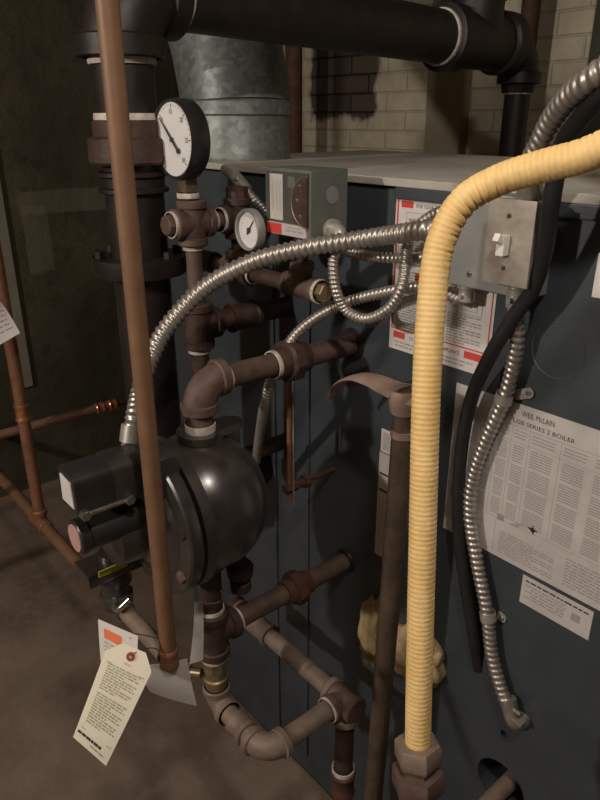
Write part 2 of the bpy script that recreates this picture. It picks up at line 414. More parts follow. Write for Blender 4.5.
for i in range(37):
    y = -.053-.0042*i
    if i in (13, 14): continue
    bars(gr, fd, .014, .086, y, .0022, .009, .0018, 20+i, .96 if i % 5 else .7)
    if i > 12 and not 17 < i < 26: bars(gr2, fd, .112, .180, y, .0022, .008, .0018, 70+i, .9 if i % 3 else .5)
    elif i <= 12: bars(gr2, fd, .100, .180, y, .0022, .008, .0018, 70+i, .93)
outline(gr2, fd, .128, -.158, .172, -.132, .0009); outline(gr2, fd, .136, -.153, .164, -.138, .0009); part(lab, 'diagram_print', gr2, 'ink_grey', smooth=False)
ink2 = M(); text_into(ink2, 'TO TURN OFF GAS TO APPLIANCE', fd, .042, -H+.0215, size=.0085, width=.098)
gr3 = M()
for i in range(2): bars(gr3, fd, .012, .168, -H+.012-.006*i, .0026, .010, .002, 130+i, .98-.1*i)
part(lab, 'red_print', red, 'red', smooth=False); part(lab, 'footer_lettering', ink2, 'ink', smooth=False); part(lab, 'footer_print', gr3, 'ink_grey', smooth=False); part(lab, 'lettering', ink, 'ink', smooth=False); part(lab, 'fine_print', gr, 'ink_grey', smooth=False)
# --- large rating label
x0, x1, z0, z1 = -.577, -.225, .926, 1.182
W, H = x1-x0, z1-z0
lab, fr = face_label('rating_label', x0, x1, z0, z1, 'paper_grey', 'large grey white ratings table label')
fd = down(fr); ink = M(); gr = M()
hx = at(523, 410, Y=0).x-x0
text_into(ink, 'WEIL McLAIN', fd, hx, -.0165, size=.0120, width=.050)
text_into(ink, 'LGB SERIES 2 BOILER', fd, hx-.012, -.0295, size=.0090, width=.094)
cols = [.028, .052, .078, .104, .132, .180, .225, .262, .300, .340]
rect(gr, fd, .010, -.0345, W-.006, -.0337); rect(gr, fd, .010, -.058, W-.006, -.0574); rect(gr, fd, .010, -.190, W-.006, -.1894)
for c in cols[:6]+[.262]: rect(gr, fd, c-.0015, -.190, c-.0008, -.034)
for k, c in enumerate(cols[:-1]):
    w = cols[k+1]-c
    for i in range(3): bars(gr, fd, c+.003, c+w*.8, -.041-.005*i, .0018, w*.5, .001, k*7+i)
    for i in range(31):
        if i in (7, 15, 23): continue
        bars(gr, fd, c+.004, c+w*.78, -.064-.0040*i, .0019, w*.55, .001, k*50+i)
rect(gr, fd, .0945, -H+.004, .0953, -.192)
for i in range(9):
    if i < 6: bars(gr, fd, .014, .086, -.203-.006*i, .0022, .010, .002, 400+i, .8 if i % 2 else .55)
    bars(gr, fd, .104, .200, -.211-.0045*i, .0022, .010, .002, 500+i, .95 if i % 3 else .6)
    bars(gr, fd, .212, W-.012, -.203-.0052*i, .0022, .010, .002, 600+i, .95 if i % 4 else .6)
sp = at(533, 530, Y=0); sx, sy = sp.x-x0, sp.z-z1
star = []
for k, (ang, R) in enumerate(((90, .0085), (52, .0030), (15, .0085), (-30, .0032), (-70, .0075), (-105, .0035), (165, .0090), (128, .0032))):
    star.append((sx+R*math.cos(math.radians(ang)), sy+R*math.sin(math.radians(ang))))
em = M().add([fd(*p) for p in star], [tuple(range(len(star)))]); part(lab, 'emblem', em, 'ink', smooth=False)
gx = at(516, 524, Y=0); gx, gy = gx.x-x0, gx.z-z1
for i in range(3): rect(gr, fd, gx-.008+.003*i, gy-.004+.003*i, gx+.004+.003*i, gy-.0025+.003*i)
rect(gr, fd, gx-.032, gy-.006, gx-.020, gy+.005)
part(lab, 'lettering', ink, 'ink', smooth=False); part(lab, 'fine_print', gr, 'ink_grey', smooth=False)
# --- narrow label beneath it
p0 = at(523, 574, Y=0); p1 = at(594, 640, Y=0); x0, z1 = p0.x+.001, p0.z; x1 = at(594, 613, Y=0).x; z0 = at(518, 600, Y=0).z
W, H = x1-x0, z1-z0
lab, fr = face_label('notice_label', x0, x1, z0, z1, 'paper_grey', 'narrow grey notice label below the ratings label')
fd = down(fr); ink = M(); gr = M()
bars(ink, fd, .006, W-.006, -.0085, .0026, .009, .0018, 3)
for i in range(5): bars(gr, fd, .006+.01*(i % 2), W-.03, -.0155-.0052*i, .0024, .010, .002, 30+i, .85)
rect(gr, fd, W-.030, -.031, W-.016, -.018)
part(lab, 'lettering', ink, 'ink', smooth=False); part(lab, 'fine_print', gr, 'ink_grey', smooth=False)
# --- two small labels behind the pole
x0 = at(380, 452, Y=0).x; z1 = at(382, 452, Y=0).z; z0 = at(376, 553, Y=0).z; x1 = x0+.058
lab, fr = face_label('barred_label', x0, x1, z0, z1, 'paper_grey', 'tall grey label with two black bars'); W, H = x1-x0, z1-z0
fd = down(fr); ink = M(); gr = M()
za = at(380, 471, Y=0).z-z1; zb = at(379, 487, Y=0).z-z1
rect(ink, fd, .003, za-.004, W-.003, za); ink2 = M(); rect(ink2, fd, .003, zb-.005, W-.003, zb)
for i in range(16): bars(gr, fd, .004, W-.006, zb-.020-.0062*i, .0026, .010, .002, i, .9)
part(lab, 'black_bar', ink, 'ink', smooth=False); part(lab, 'black_bar', ink2, 'ink', smooth=False); part(lab, 'fine_print', gr, 'ink_grey', smooth=False)
xa = at(382, 430, Y=0).x; zt = at(382, 428, Y=0).z
lab, fr = face_label('print_label', xa, xa+.054, z1+.002, zt, 'paper', 'small white label of fine print'); fd = down(fr); gr = M()
for i in range(int((zt-z1)/.0042)-2): bars(gr, fd, .005, .050, -.008-.0042*i, .0022, .010, .002, i)
part(lab, 'fine_print', gr, 'ink_grey', smooth=False)
# --- label at the right edge
xa = at(593, 290, Y=0).x; zt = at(600, 253, Y=0).z; zb = at(594, 297, Y=0).z
lab, fr = face_label('side_label', xa, xa+.09, zb, zt, 'paper', 'small white label near the right edge'); fd = down(fr); gr = M()
for i in range(6): bars(gr, fd, .012, .08, -.012-.007*i, .003, .012, .003, i)
part(lab, 'fine_print', gr, 'ink_grey', smooth=False)
# knot of insulation that bulges out of the jacket
def lump(m, c, size, seed, n=22):
    rnd = random.Random(seed); ph = [rnd.uniform(0, 6.28) for _ in range(8)]; vs = []; fs = []
    for i in range(n+1):
        th = PI*i/n
        for k in range(2*n):
            a = PI*k/n; d = V((math.sin(th)*math.cos(a), math.sin(th)*math.sin(a), math.cos(th)))
            q = 1+.08*math.sin(4*d.x+ph[0])+.10*math.sin(4*d.z+ph[1]+2*d.x)+.07*math.sin(10*d.z+ph[2]+3*d.x)+.05*math.sin(12*d.x+8*d.y+ph[3])+.025*math.sin(26*d.z+15*d.x+ph[4])
            vs.append(V(c)+V((d.x*size[0], d.y*size[1], d.z*size[2]))*q)
    for i in range(n):
        for k in range(2*n):
            k2 = (k+1) % (2*n); fs.append((i*2*n+k, i*2*n+k2, (i+1)*2*n+k2, (i+1)*2*n+k))
    m.add(vs, fs); return m
f1 = at(372, 634, Y=-.02); f2 = at(410, 652, Y=-.02)
m = lump(M(), (f1.x, -.006, f1.z), (.038, .036, .082), 4); lump(m, (f2.x+.012, -.010, f2.z), (.056, .040, .060), 9)
solo('insulation_wad', 'yellowed wad of insulation bulging from the blue jacket behind the pole', 'insulation', m, 'foam', angle=180)

# stub pipe coming out of the round hole
hp = hole_c + V((.006, 0, -.006))
st = thing('stub_pipe', 'grey pipe stub coming out of the round hole low in the blue jacket', 'pipe', (hp.x, -.12, hp.z-.02))
part(st, 'pipe', M().cyl((hp.x, .158, hp.z), (hp.x, -.28, hp.z), .0145), 'galv_pipe')
part(st, 'end_cap', coupling(V((hp.x, -.27, hp.z)), (0, 1, 0), .020, .05), 'iron')

# ================================================================== STEAM HEADER
RX, RY, RZ, RR = -1.08, None, 1.714, .0535; RZL = 1.734
RY = at(125, 90, X=RX).y
sh = thing('steam_pipe', 'large black overhead steam pipe with white sealant rings, bent down at both ends', 'pipe', (RX, RY, 0.9))
ZR = at(150, 505, X=RX).z
part(sh, 'riser', M().cyl((RX, RY, ZR+.06), (RX, RY, RZL-.06), RR*.90), 'black_pipe')
part(sh, 'riser_elbow', elbow((RX, RY, ZR), (0, 0, 1), (0, 1, 0), .10, RR*1.15), 'black_pipe')
part(sh, 'inlet_pipe', M().cyl((RX, RY+.07, ZR), (RX, 0, ZR), RR*.86), 'black_pipe')
eb = elbow((RX, RY, RZL), (0, 0, -1), (0, 1, 0), .098, RR*1.22)
part(sh, 'elbow', eb, 'black_pipe')
zt = at(125, 120, X=RX).z
z2 = at(125, 164, X=RX).z; zm = at(125, 136, X=RX).z
part(sh, 'coupling', M().lathe([(zt, 0), (zt, RR*1.0), (zt-.003, RR*1.06), (zm, RR*1.06), (zm-.004, RR*1.24), (z2+.004, RR*1.26), (z2, RR*1.20), (z2, 0)], (RX, RY, 0), (0, 0, 1), 36), 'iron_dark')
part(sh, 'lower_collar', coupling((RX, RY, at(125, 182, X=RX).z), (0, 0, 1), RR*1.08, .035), 'black_pipe')
part(sh, 'sealant_ring', tape((RX, RY, RZL-.102), (0, 0, 1), RR*.95, .005), 'tape'); part(sh, 'sealant_ring', tape((RX, RY, zt+.004), (0, 0, 1), RR*.95, .006), 'tape')
z3 = at(140, 262, X=RX).z
part(sh, 'flange', M().lathe([(-.018, 0), (-.018, RR*1.45), (-.003, RR*1.5), (.012, RR*1.5), (.012, 0)], (RX, RY, z3), (0, 0, 1)), 'black_pipe')
for k in range(6):
    a = k*PI/3+.3; c = V((RX+RR*1.25*math.cos(a), RY+RR*1.25*math.sin(a), z3)); part(sh, 'flange_bolt', M().hexa(c+V((0, 0, .012)), c+V((0, 0, .024)), .009), 'black_pipe')
ye = at(441, 36, X=RX).y; yd = at(521, 60, X=RX).y
part(sh, 'main_pipe', M().cyl((RX, RY+.08, RZL), (RX, ye, RZ), RR), 'black_pipe')
part(sh, 'sealant_ring', tape((RX, RY+.102, RZL), (0, 1, 0), RR*1.04, .005), 'tape'); part(sh, 'sealant_ring', tape((RX, ye-.004, RZ), (0, 1, 0), RR*1.03, .004), 'tape')
yt = (ye + yd-.07)/2
part(sh, 'tee', tee((RX, yt, RZ), (0, 1, 0), (0, 0, 1), (yd-.07-ye)/2, RR*1.22), 'black_pipe')
part(sh, 'branch_pipe', M().cyl((RX, yt, RZ+.06), (RX, yt, ZC), .040), 'black_pipe')
part(sh, 'drop_elbow', elbow((RX, yd, RZ), (0, -1, 0), (0, 0, -1), .085, RR*.95), 'black_pipe')
part(sh, 'sealant_ring', tape((RX, yd-.088, RZ), (0, 1, 0), RR*.92, .003), 'tape'); part(sh, 'sealant_ring', tape((RX, yd, RZ-.105), (0, 0, 1), .033, .003), 'tape')
part(sh, 'bushing', M().lathe([(0, 0), (0, RR*.8), (-.022, RR*.74), (-.022, 0)], (RX, yd, RZ-.083), (0, 0, 1), 8), 'black_pipe')
part(sh, 'drop_leg', M().cyl((RX, yd, 0), (RX, yd, RZ-.09), .031), 'black_pipe')

# ================================================================== FLUE
fc = at(237, 158, Z=BT); FR = .118; fc.z = BT
fl = thing('flue_duct', 'galvanised sheet metal flue duct standing on the dusty boiler top', 'duct', (fc.x, fc.y, BT))
zs = at(250, 108, X=fc.x).z
part(fl, 'lower_section', M().lathe([(0, 0), (0, FR+.004), (.006, FR), (zs-BT, FR*.985), (zs-BT, 0)], (fc.x, fc.y, BT), (0, 0, 1), 48), 'galv')
part(fl, 'crimp_band', M().lathe([(-.016, FR*1.0), (-.013, FR*1.035), (.012, FR*1.035), (.016, FR)], (fc.x, fc.y, zs), (0, 0, 1), 48), 'galv')
pts = [V((fc.x, fc.y, zs)), V((fc.x, fc.y, zs+.035))]; p = pts[-1].copy(); ang = 0
segs = []
m = M(); cur = V((fc.x, fc.y, zs+.01)); dirs = [4, 24, 42, 50, 50]; L = [.03, .10, .10, .10, .75]
path = [cur.copy()]
for a, l in zip(dirs, L):
    d = V((-math.sin(math.radians(a)), .25*math.sin(math.radians(a)), math.cos(math.radians(a)))); cur = cur + d.normalized()*l; path.append(cur.copy())
m.tube(path, FR*1.01, 48); part(fl, 'elbow_section', m, 'galv', angle=10)
for i in range(2, 4):
    d = ((path[i+1]-path[i]).normalized() if i < 5 else V()) + (path[i]-path[i-1]).normalized()
    part(fl, 'seam', M().lathe([(-.003, FR*1.0), (0, FR*1.022), (.003, FR*1.0)], path[i], d, 48), 'galv')

# dark upright pipes in front of the back wall
for (px, py, Y, r, mt, lb) in ((294, 100, 1.25, .036, 'rust', 'dark rust brown upright pipe between the flue duct and the bare brick patch'), (531, 8, 1.38, .030, 'rust', 'rust red upright pipe behind the bent end of the black overhead pipe')):
    p = at(px, py, Y=Y)
    t = thing('upright_pipe', lb, 'pipe', (p.x, Y, 0))
    part(t, 'pipe', M().cyl((p.x, Y, 0), (p.x, Y, ZC), r), mt); part(t, 'pipe_collar', coupling((p.x, Y, .6), (0, 0, 1), r*1.3, .06), mt)

# ================================================================== LOW WATER CUTOFF
X0, YC, Z0 = -.803, -.315, 1.0
lw = thing('low_water_cutoff', 'black cast iron float bowl with switch box in front of the blue jacket', 'low water cutoff', (X0, -.36, .80))
yf = -.385
part(lw, 'float_bowl', M().lathe([(0, 0), (0, .117), (.016, .118), (.021, .098), (.030, .1025), (.040, .1062), (.052, .1090), (.064, .1103), (.076, .1100), (.090, .1075), (.104, .1025), (.118, .094), (.131, .0825), (.143, .068), (.153, .050), (.160, .030), (.164, .012), (.165, 0)], (X0, yf, Z0), (0, 1, 0), 56), 'black')
part(lw, 'head_flange', M().lathe([(0, 0), (0, .116), (.003, .118), (.018, .118), (.021, .115), (.023, .090), (.038, .074), (.048, .048), (.085, .046), (.085, 0)], (X0, yf-.006, Z0), (0, -1, 0), 56), 'black')
for k in range(8):
    a = 2*PI*k/8+.26; c = V((X0+.102*math.cos(a), yf-.026, Z0+.102*math.sin(a)))
    part(lw, 'bolt', M().hexa(c, c+V((0, -.007, 0)), .0095), 'iron' if k == 7 else 'black')
pad = [(.036*math.cos(t), .036*math.sin(t)) for t in [PI+PI*i/14 for i in range(15)]] + [(.020, .020), (.019*math.cos(-.2), .056), (.012, .068), (0, .073), (-.012, .068), (-.019, .056), (-.020, .020)]
part(lw, 'top_boss', M().prism(pad, (X0, YC, Z0+.106), V((1, 0, 0)), V((0, 1, 0)), V((0, 0, 1)), .012).cyl((X0, YC, Z0+.07), (X0, YC, Z0+.108), .034).cyl((X0, YC+.05, Z0+.06), (X0, YC+.05, Z0+.108), .0185), 'black')
part(lw, 'bottom_boss', M().cyl((X0, YC, Z0-.125), (X0, YC, Z0-.08), .032, bev=.003), 'black')
m = M(); c = V((X0, at(240, 574, X=X0).y, at(240, 574, X=X0).z+.012)); m.cyl(c+V((0, 0, -.045)), c+V((0, 0, .075)), .011); m.lathe([(-.014, 0), (-.014, .022), (.004, .024), (.010, .019), (.010, 0)], c, (0, 0, 1)); m.hexa(c+V((0, 0, -.045)), c+V((0, 0, -.025)), .019, 8)
part(lw, 'drain_cock', m, 'iron_dark')
# switch box: barrel-topped case on the head, its end towards the room
pl = at(56.5, 464, Y=-.535); pr_ = at(78, 516, Y=-.535); pt = at(64, 462, Y=-.535)
bx0, bx1 = pl.x, pr_.x; bz0 = pr_.z; bz1 = pl.z
w = bx1-bx0; h = bz1-bz0
prof = [(bx0, bz0)] + [(bx1, bz0)] + [(bx1-w*.34*(1-math.cos(t)), bz1-h*.26*(1-math.sin(t))) for t in [PI/2*i/7 for i in range(8)]] + [(bx0+w*.12*(1-math.sin(t)), bz1-h*.10*(1-math.cos(t))) for t in [PI/2*i/4 for i in range(5)]]
def sweep_y(prof, ya, yb):
    return M().prism(prof, (0, ya, 0), V((1, 0, 0)), V((0, 0, 1)), V((0, 1, 0)), yb-ya)
sbx = part(lw, 'switch_housing', sweep_y(prof, -.535, -.430), 'black_gloss')
ip = [(bx0+.007, bz0+.006), (bx1-.008, bz0+.006), (bx1-.010, bz1-h*.22), (bx0+.009, bz1-.009)]
part(sbx, 'end_label', sweep_y(ip, -.5362, -.5348), 'paper', 'white end label', smooth=False)
part(sbx, 'cover_band', M().prism([(bx0+ (x-bx0)*1.0 + (.0012 if x > bx0+w*.5 else -.0008), z+.0012) for x, z in prof], (0, -.482, 0), V((1, 0, 0)), V((0, 0, 1)), V((0, 1, 0)), .028), 'black')
part(lw, 'mounting_neck', M().box((bx0+.006, -.432, bz0-.02), (bx1+.008, -.388, bz1-.012), .006), 'black')
ra = at(82, 516, X=bx1+.004); rb = at(132, 498, X=bx1+.004)
m = M().tube([ra, rb], .0036, 12); m.hexa(ra+V((-.004, .004, 0)), ra+V((.006, .004, 0)), .0075); m.hexa(rb+V((-.004, -.004, 0)), rb+V((.006, -.004, 0)), .0075)
part(lw, 'tie_rod', m, 'chrome', 'bright steel tie rod')
mc = at(75, 538, Y=-.532)
mo = part(lw, 'motor_cylinder', M().lathe([(0, 0), (0, .0225), (.002, .0248), (.014, .0248), (.016, .0232), (.115, .0232), (.115, 0)], (mc.x, mc.y, mc.z), (0, 1, 0), 40), 'black_gloss')
part(mo, 'end_disc', M().cyl((mc.x, mc.y-.0012, mc.z), (mc.x, mc.y+.002, mc.z), .0195, 36), 'pink', 'faded pink end disc')
vb = at(114, 575, Y=-.455)
part(lw, 'blow_off_body', M().lathe([(0, 0), (0, .020), (-.03, .021), (-.034, .026), (-.054, .027), (-.058, .021), (-.075, .021), (-.078, .026), (-.098, .025), (-.10, 0)], (vb.x, vb.y, vb.z+.045), (0, 0, 1)).box((vb.x-.026, vb.y-.05, vb.z+.012), (vb.x+.026, vb.y+.05, vb.z+.034), .004), 'black')
ya_ = at(99, 577, X=vb.x+.027); yb_ = at(127, 564, X=vb.x+.027)
part(lw, 'yellow_plate', M().box((vb.x+.026, ya_.y, ya_.z-.001), (vb.x+.0285, yb_.y, ya_.z+.009), .0005), 'yellow_label', 'small yellow plate', smooth=False)
m = M(); q = V((vb.x, vb.y, vb.z-.045)); m.tube(catmull([q+V((.018, -.01, .014)), q+V((.030, -.018, .010)), q+V((.044, -.016, .016)), q+V((.050, .0, .030))]), .005, 10)
part(lw, 'lever', m, 'chrome', 'bright bent lever')
# blow-off pipe running along the front of the jacket
pa = at(121, 606, Y=vb.y); pb = at(166, 664, Y=vb.y); pb.z = pa.z
bo = part(lw, 'blow_off_pipe', M().cyl(pa+V((-.02, 0, 0)), pb, .0128), 'galv_pipe', 'grey blow off pipe'); part(bo, 'pipe_collar', coupling(pa+V((.008, 0, 0)), (1, 0, 0), .0155, .022), 'iron')

# ================================================================== EQUALISER PIPE
ZE = 1.187
eq = thing('equalizer_pipe', 'brown iron pipe from the blue jacket, elbowed down into the black float bowl', 'pipe', (X0, YC, Z0+.128))
part(eq, 'elbow', elbow((X0, YC, ZE+.006), (0, 0, -1), (0, 1, 0), .046, .0265), 'iron')
part(eq, 'nipple', M().cyl((X0, YC, Z0+.116), (X0, YC, ZE-.03), .0195), 'iron')
part(eq, 'sealant_ring', tape((X0, YC, Z0+.124), (0, 0, 1), .0225, .006), 'tape')
yu = at(290, 360, X=X0).y
part(eq, 'pipe', M().cyl((X0, YC+.04, ZE+.004), (X0, .0, ZE), .0185), 'iron')
part(eq, 'union', union((X0, yu, ZE+.002), (0, 1, 0), .036, .062), 'iron_dark', 'dark union nut')
part(eq, 'sealant_ring', tape((X0, YC+.048, ZE+.004), (0, 1, 0), .0205, .003), 'tape'); part(eq, 'sealant_ring', tape((X0, yu-.034, ZE+.002), (0, 1, 0), .022, .004), 'tape')
part(eq, 'jacket_collar', M().lathe([(0, .018), (0, .030), (.006, .027), (.006, .018)], (X0, 0.001, ZE), (0, -1, 0)), 'black_pipe')
# thin gauge tube below the union
ga = at(289, 378, Y=-.11); gb = at(291, 500, Y=-.11)
sg = thing('gauge_tube', 'thin upright copper tube below the union with a small rusty cock', 'tube', (ga.x, -.11, gb.z))
part(sg, 'tube', M().cyl((ga.x, -.11, gb.z), (ga.x, -.11, ZE-.025), .0048, 14), 'copper_red')
part(sg, 'guard_rod', M().cyl((ga.x+.011, -.11, gb.z-.01), (ga.x+.011, -.11, ZE-.03), .0016, 10), 'grey_steel')
gz = at(292, 489, Y=-.11).z
part(sg, 'brass_cock', M().hexa((ga.x, -.122, gz), (ga.x, -.092, gz), .010).cyl((ga.x, -.10, gz), (ga.x, -.075, gz), .008).lathe([(0, 0), (0, .013), (.012, .013), (.012, 0)], (ga.x, -.078, gz), (0, 1, 0), 8).cyl((ga.x, -.07, gz), (ga.x, 0, gz), .0045), 'rust', 'small rusty cock')

# ================================================================== LOWER RETURN PIPE
ZL = .735
rp = thing('return_pipe', 'brown iron tee and pipe below the black bowl running back into the blue jacket', 'pipe', (X0, YC, .63))
part(rp, 'nipple', M().cyl((X0, YC, ZL+.04), (X0, YC, Z0-.12), .0195), 'iron_dark')
part(rp, 'tee', tee((X0, YC, ZL), (0, 0, 1), (0, 1, 0), .047, .0265), 'iron_dark')
part(rp, 'sealant_ring', tape((X0, YC, ZL+.050), (0, 0, 1), .021, .004), 'tape'); part(rp, 'sealant_ring', tape((X0, YC+.050, ZL), (0, 1, 0), .0215, .003), 'tape'); part(rp, 'sealant_ring', tape((X0, YC, ZL-.051), (0, 0, 1), .023, .004), 'tape')
part(rp, 'pipe', M().cyl((X0, YC+.04, ZL), (X0, 0, ZL), .0180), 'iron')
yu2 = at(296, 582, X=X0).y
part(rp, 'union', union((X0, yu2, ZL), (0, 1, 0), .033, .058), 'rust', 'rust red union nut')
part(rp, 'jacket_collar', M().lathe([(0, .018), (0, .026), (.006, .024), (.006, .018)], (X0, 0.001, ZL), (0, -1, 0)), 'black_pipe')

# ================================================================== DRAIN LOOP
zv = at(216, 672, X=X0).z; ZD = at(222, 706, Y=YC).z
dl = thing('drain_loop', 'grey brown pipe loop with brass valve under the iron tee', 'pipe', (X0, YC, ZD-.03))
part(dl, 'valve_body', M().hexa((X0, YC, zv+.012), (X0, YC, ZL-.05), .0225, 8).cyl((X0, YC, ZD+.02), (X0, YC, zv+.016), .0195).lathe([(-.006, .020), (-.004, .023), (.004, .023), (.006, .020)], (X0, YC, zv-.010), (0, 0, 1)), 'brass', 'brass valve body')
hd = part(dl, 'valve_stem', M().cyl((X0-.014, YC-.02, zv), (X0-.045, YC-.042, zv-.004), .009).hexa((X0-.03, YC-.031, zv-.002), (X0-.044, YC-.041, zv-.004), .013), 'brass')
part(hd, 'lever_handle', M().box((-.014, -.05, -.003), (.014, .02, .003), .002, Matrix.Translation((X0-.052, YC-.046, zv-.008)) @ Matrix.Rotation(.5, 4, 'Z') @ Matrix.Rotation(.25, 4, 'X')), 'grey_steel')
c0 = V((X0, YC, ZD)); c1 = V((at(266, 748, Y=YC).x, YC, ZD))
ym = at(320, 718, X=c1.x).y
part(dl, 'elbow', elbow(c0, (0, 0, 1), (1, 0, 0), .038, .0235), 'galv_pipe')
part(dl, 'pipe', M().cyl(c0+V((.03, 0, 0)), c1+V((-.03, 0, 0)), .0175), 'galv_pipe')
part(dl, 'coupling', coupling((c0+c1)/2+V((.004, 0, 0)), (1, 0, 0), .0235, .038), 'galv_pipe')
part(dl, 'elbow', elbow(c1, (-1, 0, 0), (0, 1, 0), .040, .0240), 'galv_pipe')
YR = ym+.055
part(dl, 'pipe', M().cyl(c1+V((0, .03, 0)), V((c1.x, YR-.03, ZD)), .0175), 'galv_pipe')
part(dl, 'sealant_ring', tape(V((c1.x, YR-.036, ZD)), (0, 1, 0), .0225, .003), 'tape')
# the pipe behind: runs along the jacket, collects the loop and drops to the floor
xs = at(240, 634, Y=YR).x; xe = at(345, 718, Y=YR).x
ZD2 = ZD
dr = thing('drop_pipe', 'grey brown pipe running along the blue jacket then elbowed down to the floor', 'pipe', (xe, YR, 0))
part(dr, 'pipe', M().cyl((xs, YR, ZD2), (xe-.03, YR, ZD2), .0172), 'galv_pipe')
part(dr, 'coupling', coupling((xs+.055, YR, ZD2), (1, 0, 0), .0235, .11), 'galv_pipe')
part(dr, 'end_cap', coupling((xs, YR, ZD2), (1, 0, 0), .0245, .03), 'iron_dark')
part(dr, 'tee', tee((c1.x, YR, ZD2), (1, 0, 0), (0, -1, 0), .036, .0235), 'iron')
part(dr, 'elbow', elbow((xe, YR, ZD2), (-1, 0, 0), (0, 0, -1), .042, .0245), 'galv_pipe')
part(dr, 'drop', M().cyl((xe, YR, 0), (xe, YR, ZD2-.03), .0175), 'iron_dark')
zt2 = at(345, 767, X=xe).z
part(dr, 'sealant_ring', tape((xe, YR, zt2), (0, 0, 1), .021, .005), 'tape'); part(dr, 'coupling', coupling((xe, YR, zt2-.035), (0, 0, 1), .0235, .055), 'rust')

# ================================================================== GAUGE PIPING
GX, GY = None, -.20
g = at(192, 223, Y=GY); GX = g.x; ZG = g.z
gp = thing('gauge_piping', 'brown iron cross, tees and nipples carrying the two round gauges', 'pipe', (GX, GY, 1.0))
part(gp, 'cross', tee((GX, GY, ZG), (0, 0, 1), (0, 1, 0), .036, .0235, True), 'iron')
part(gp, 'plug', M().hexa((GX, GY-.034, ZG), (GX, GY-.050, ZG), .0165, 8), 'iron'); part(gp, 'sealant_ring', tape((GX, GY-.038, ZG), (0, 1, 0), .0205, .003), 'tape')
zq = at(200, 325, X=GX).z
part(gp, 'nipple', M().cyl((GX, GY, zq), (GX, GY, ZG-.03), .0135), 'iron'); 
part(gp, 'sealant_ring', tape((GX, GY, ZG-.040), (0, 0, 1), .0165, .003), 'tape'); part(gp, 'sealant_ring', tape((GX, GY, at(196, 293, X=GX).z), (0, 0, 1), .0165, .004), 'tape')
part(gp, 'tee', tee((GX, GY, zq), (0, 0, 1), (0, 1, 0), .040, .026), 'iron_dark')
part(gp, 'pipe', M().cyl((GX, GY+.03, zq), (GX, 0, zq), .0185), 'iron_dark'); part(gp, 'coupling', coupling((GX, GY+.095, zq), (0, 1, 0), .026, .06), 'iron_dark')
zw = at(205, 470, X=GX).z
part(gp, 'pipe', M().cyl((GX, GY, zw+.02), (GX, GY, zq-.03), .016), 'iron_dark')
part(gp, 'elbow', elbow((GX, GY, zw), (0, 0, 1), (0, 1, 0), .040, .022), 'iron_dark'); part(gp, 'pipe', M().cyl((GX, GY+.03, zw), (GX, 0, zw), .016), 'iron_dark'); part(gp, 'sealant_ring', tape((GX, GY, zq-.044), (0, 0, 1), .019, .004), 'tape')
# branch towards the jacket, small elbow with the small gauge
yb = at(238, 216, X=GX).y
part(gp, 'nipple', M().cyl((GX, GY+.03, ZG), (GX, yb, ZG), .0135), 'iron'); part(gp, 'sealant_ring', tape((GX, GY+.041, ZG), (0, 1, 0), .0165, .003), 'tape'); part(gp, 'sealant_ring', tape((GX, yb-.036, ZG), (0, 1, 0), .0200, .003), 'tape')
part(gp, 'tee', tee((GX, yb, ZG), (0, 0, 1), (0, -1, 0), .034, .0225), 'iron_dark')
zx = at(240, 270, Y=yb).z
xr = at(320, 293, Y=yb).x; xl = at(203, 258, Y=yb).x
part(gp, 'nipple', M().cyl((GX, yb, zx), (GX, yb, ZG-.02), .0135), 'iron_dark'); part(gp, 'plug', M().hexa((GX, yb, ZG+.03), (GX, yb, ZG+.052), .019, 8), 'iron_dark')
part(gp, 'pipe', M().cyl((xl, yb, zx), (xr-.02, yb, zx), .0135), 'iron_dark')
part(gp, 'tee', tee((GX, yb, zx), (1, 0, 0), (0, 0, 1), .036, .0220), 'iron')
part(gp, 'coupling', coupling((xl+.02, yb, zx), (1, 0, 0), .0205, .04), 'iron')
xc = at(302, 287, Y=yb).x
part(gp, 'tee', tee((xc, yb, zx), (1, 0, 0), (0, 0, 1), .040, .0185), 'iron')
part(gp, 'sealant_ring', tape((GX+.042, yb, zx), (1, 0, 0), .0175, .003), 'tape'); part(gp, 'sealant_ring', tape((xc+.043, yb, zx), (1, 0, 0), .0185, .003), 'tape')
part(gp, 'end_plug', M().hexa((xc+.042, yb, zx), (xc+.058, yb, zx), .0150, 6), 'brass', 'dull brass end plug')
# ---- big pressure gauge
gc = at(182, 139.5, Y=GY-.005); GRAD = .058
pg = thing('pressure_gauge', 'large round pressure gauge with a white dial and black case', 'gauge', (gc.x, GY, ZG+.036))
part(pg, 'case', M().lathe([(-.002, GRAD*.93), (-.004, GRAD), (.004, GRAD*1.03), (.026, GRAD*1.03), (.031, GRAD*.97), (.031, 0)], (gc.x, GY-.020, gc.z), (0, 1, 0), 56), 'black_gloss')
dl_ = part(pg, 'dial', M().lathe([(0, 0), (0, GRAD*.95), (.004, GRAD*.95), (.004, 0)], (gc.x, GY-.021, gc.z), (0, 1, 0), 56), 'dial', 'white dial')
def dialframe(c, y): return lambda x, z: V((c.x+x, y, c.z+z))
fd = dialframe(gc, GY-.0216); ink = M()
for k, s in enumerate(('0', '5', '10', '15', '20', '25', '30')):
    a = math.radians(225-45*k); R = GRAD*.70; wd = .0040*len(s)*1.3
    text_into(ink, s, fd, R*math.cos(a)-wd/2, R*math.sin(a)-.0035, size=.0105)
for k in range(31):
    a = math.radians(225-9*k); r0, r1 = GRAD*(.84 if k % 5 else .80), GRAD*.88; t = .0005 if k % 5 else .0009
    e = V((math.cos(a), 0, math.sin(a))); n = V((-e.z, 0, e.x))
    ink.quad(*[V((gc.x, GY-.0216, gc.z))+e*r+n*q for r, q in ((r0, -t), (r1, -t), (r1, t), (r0, t))])
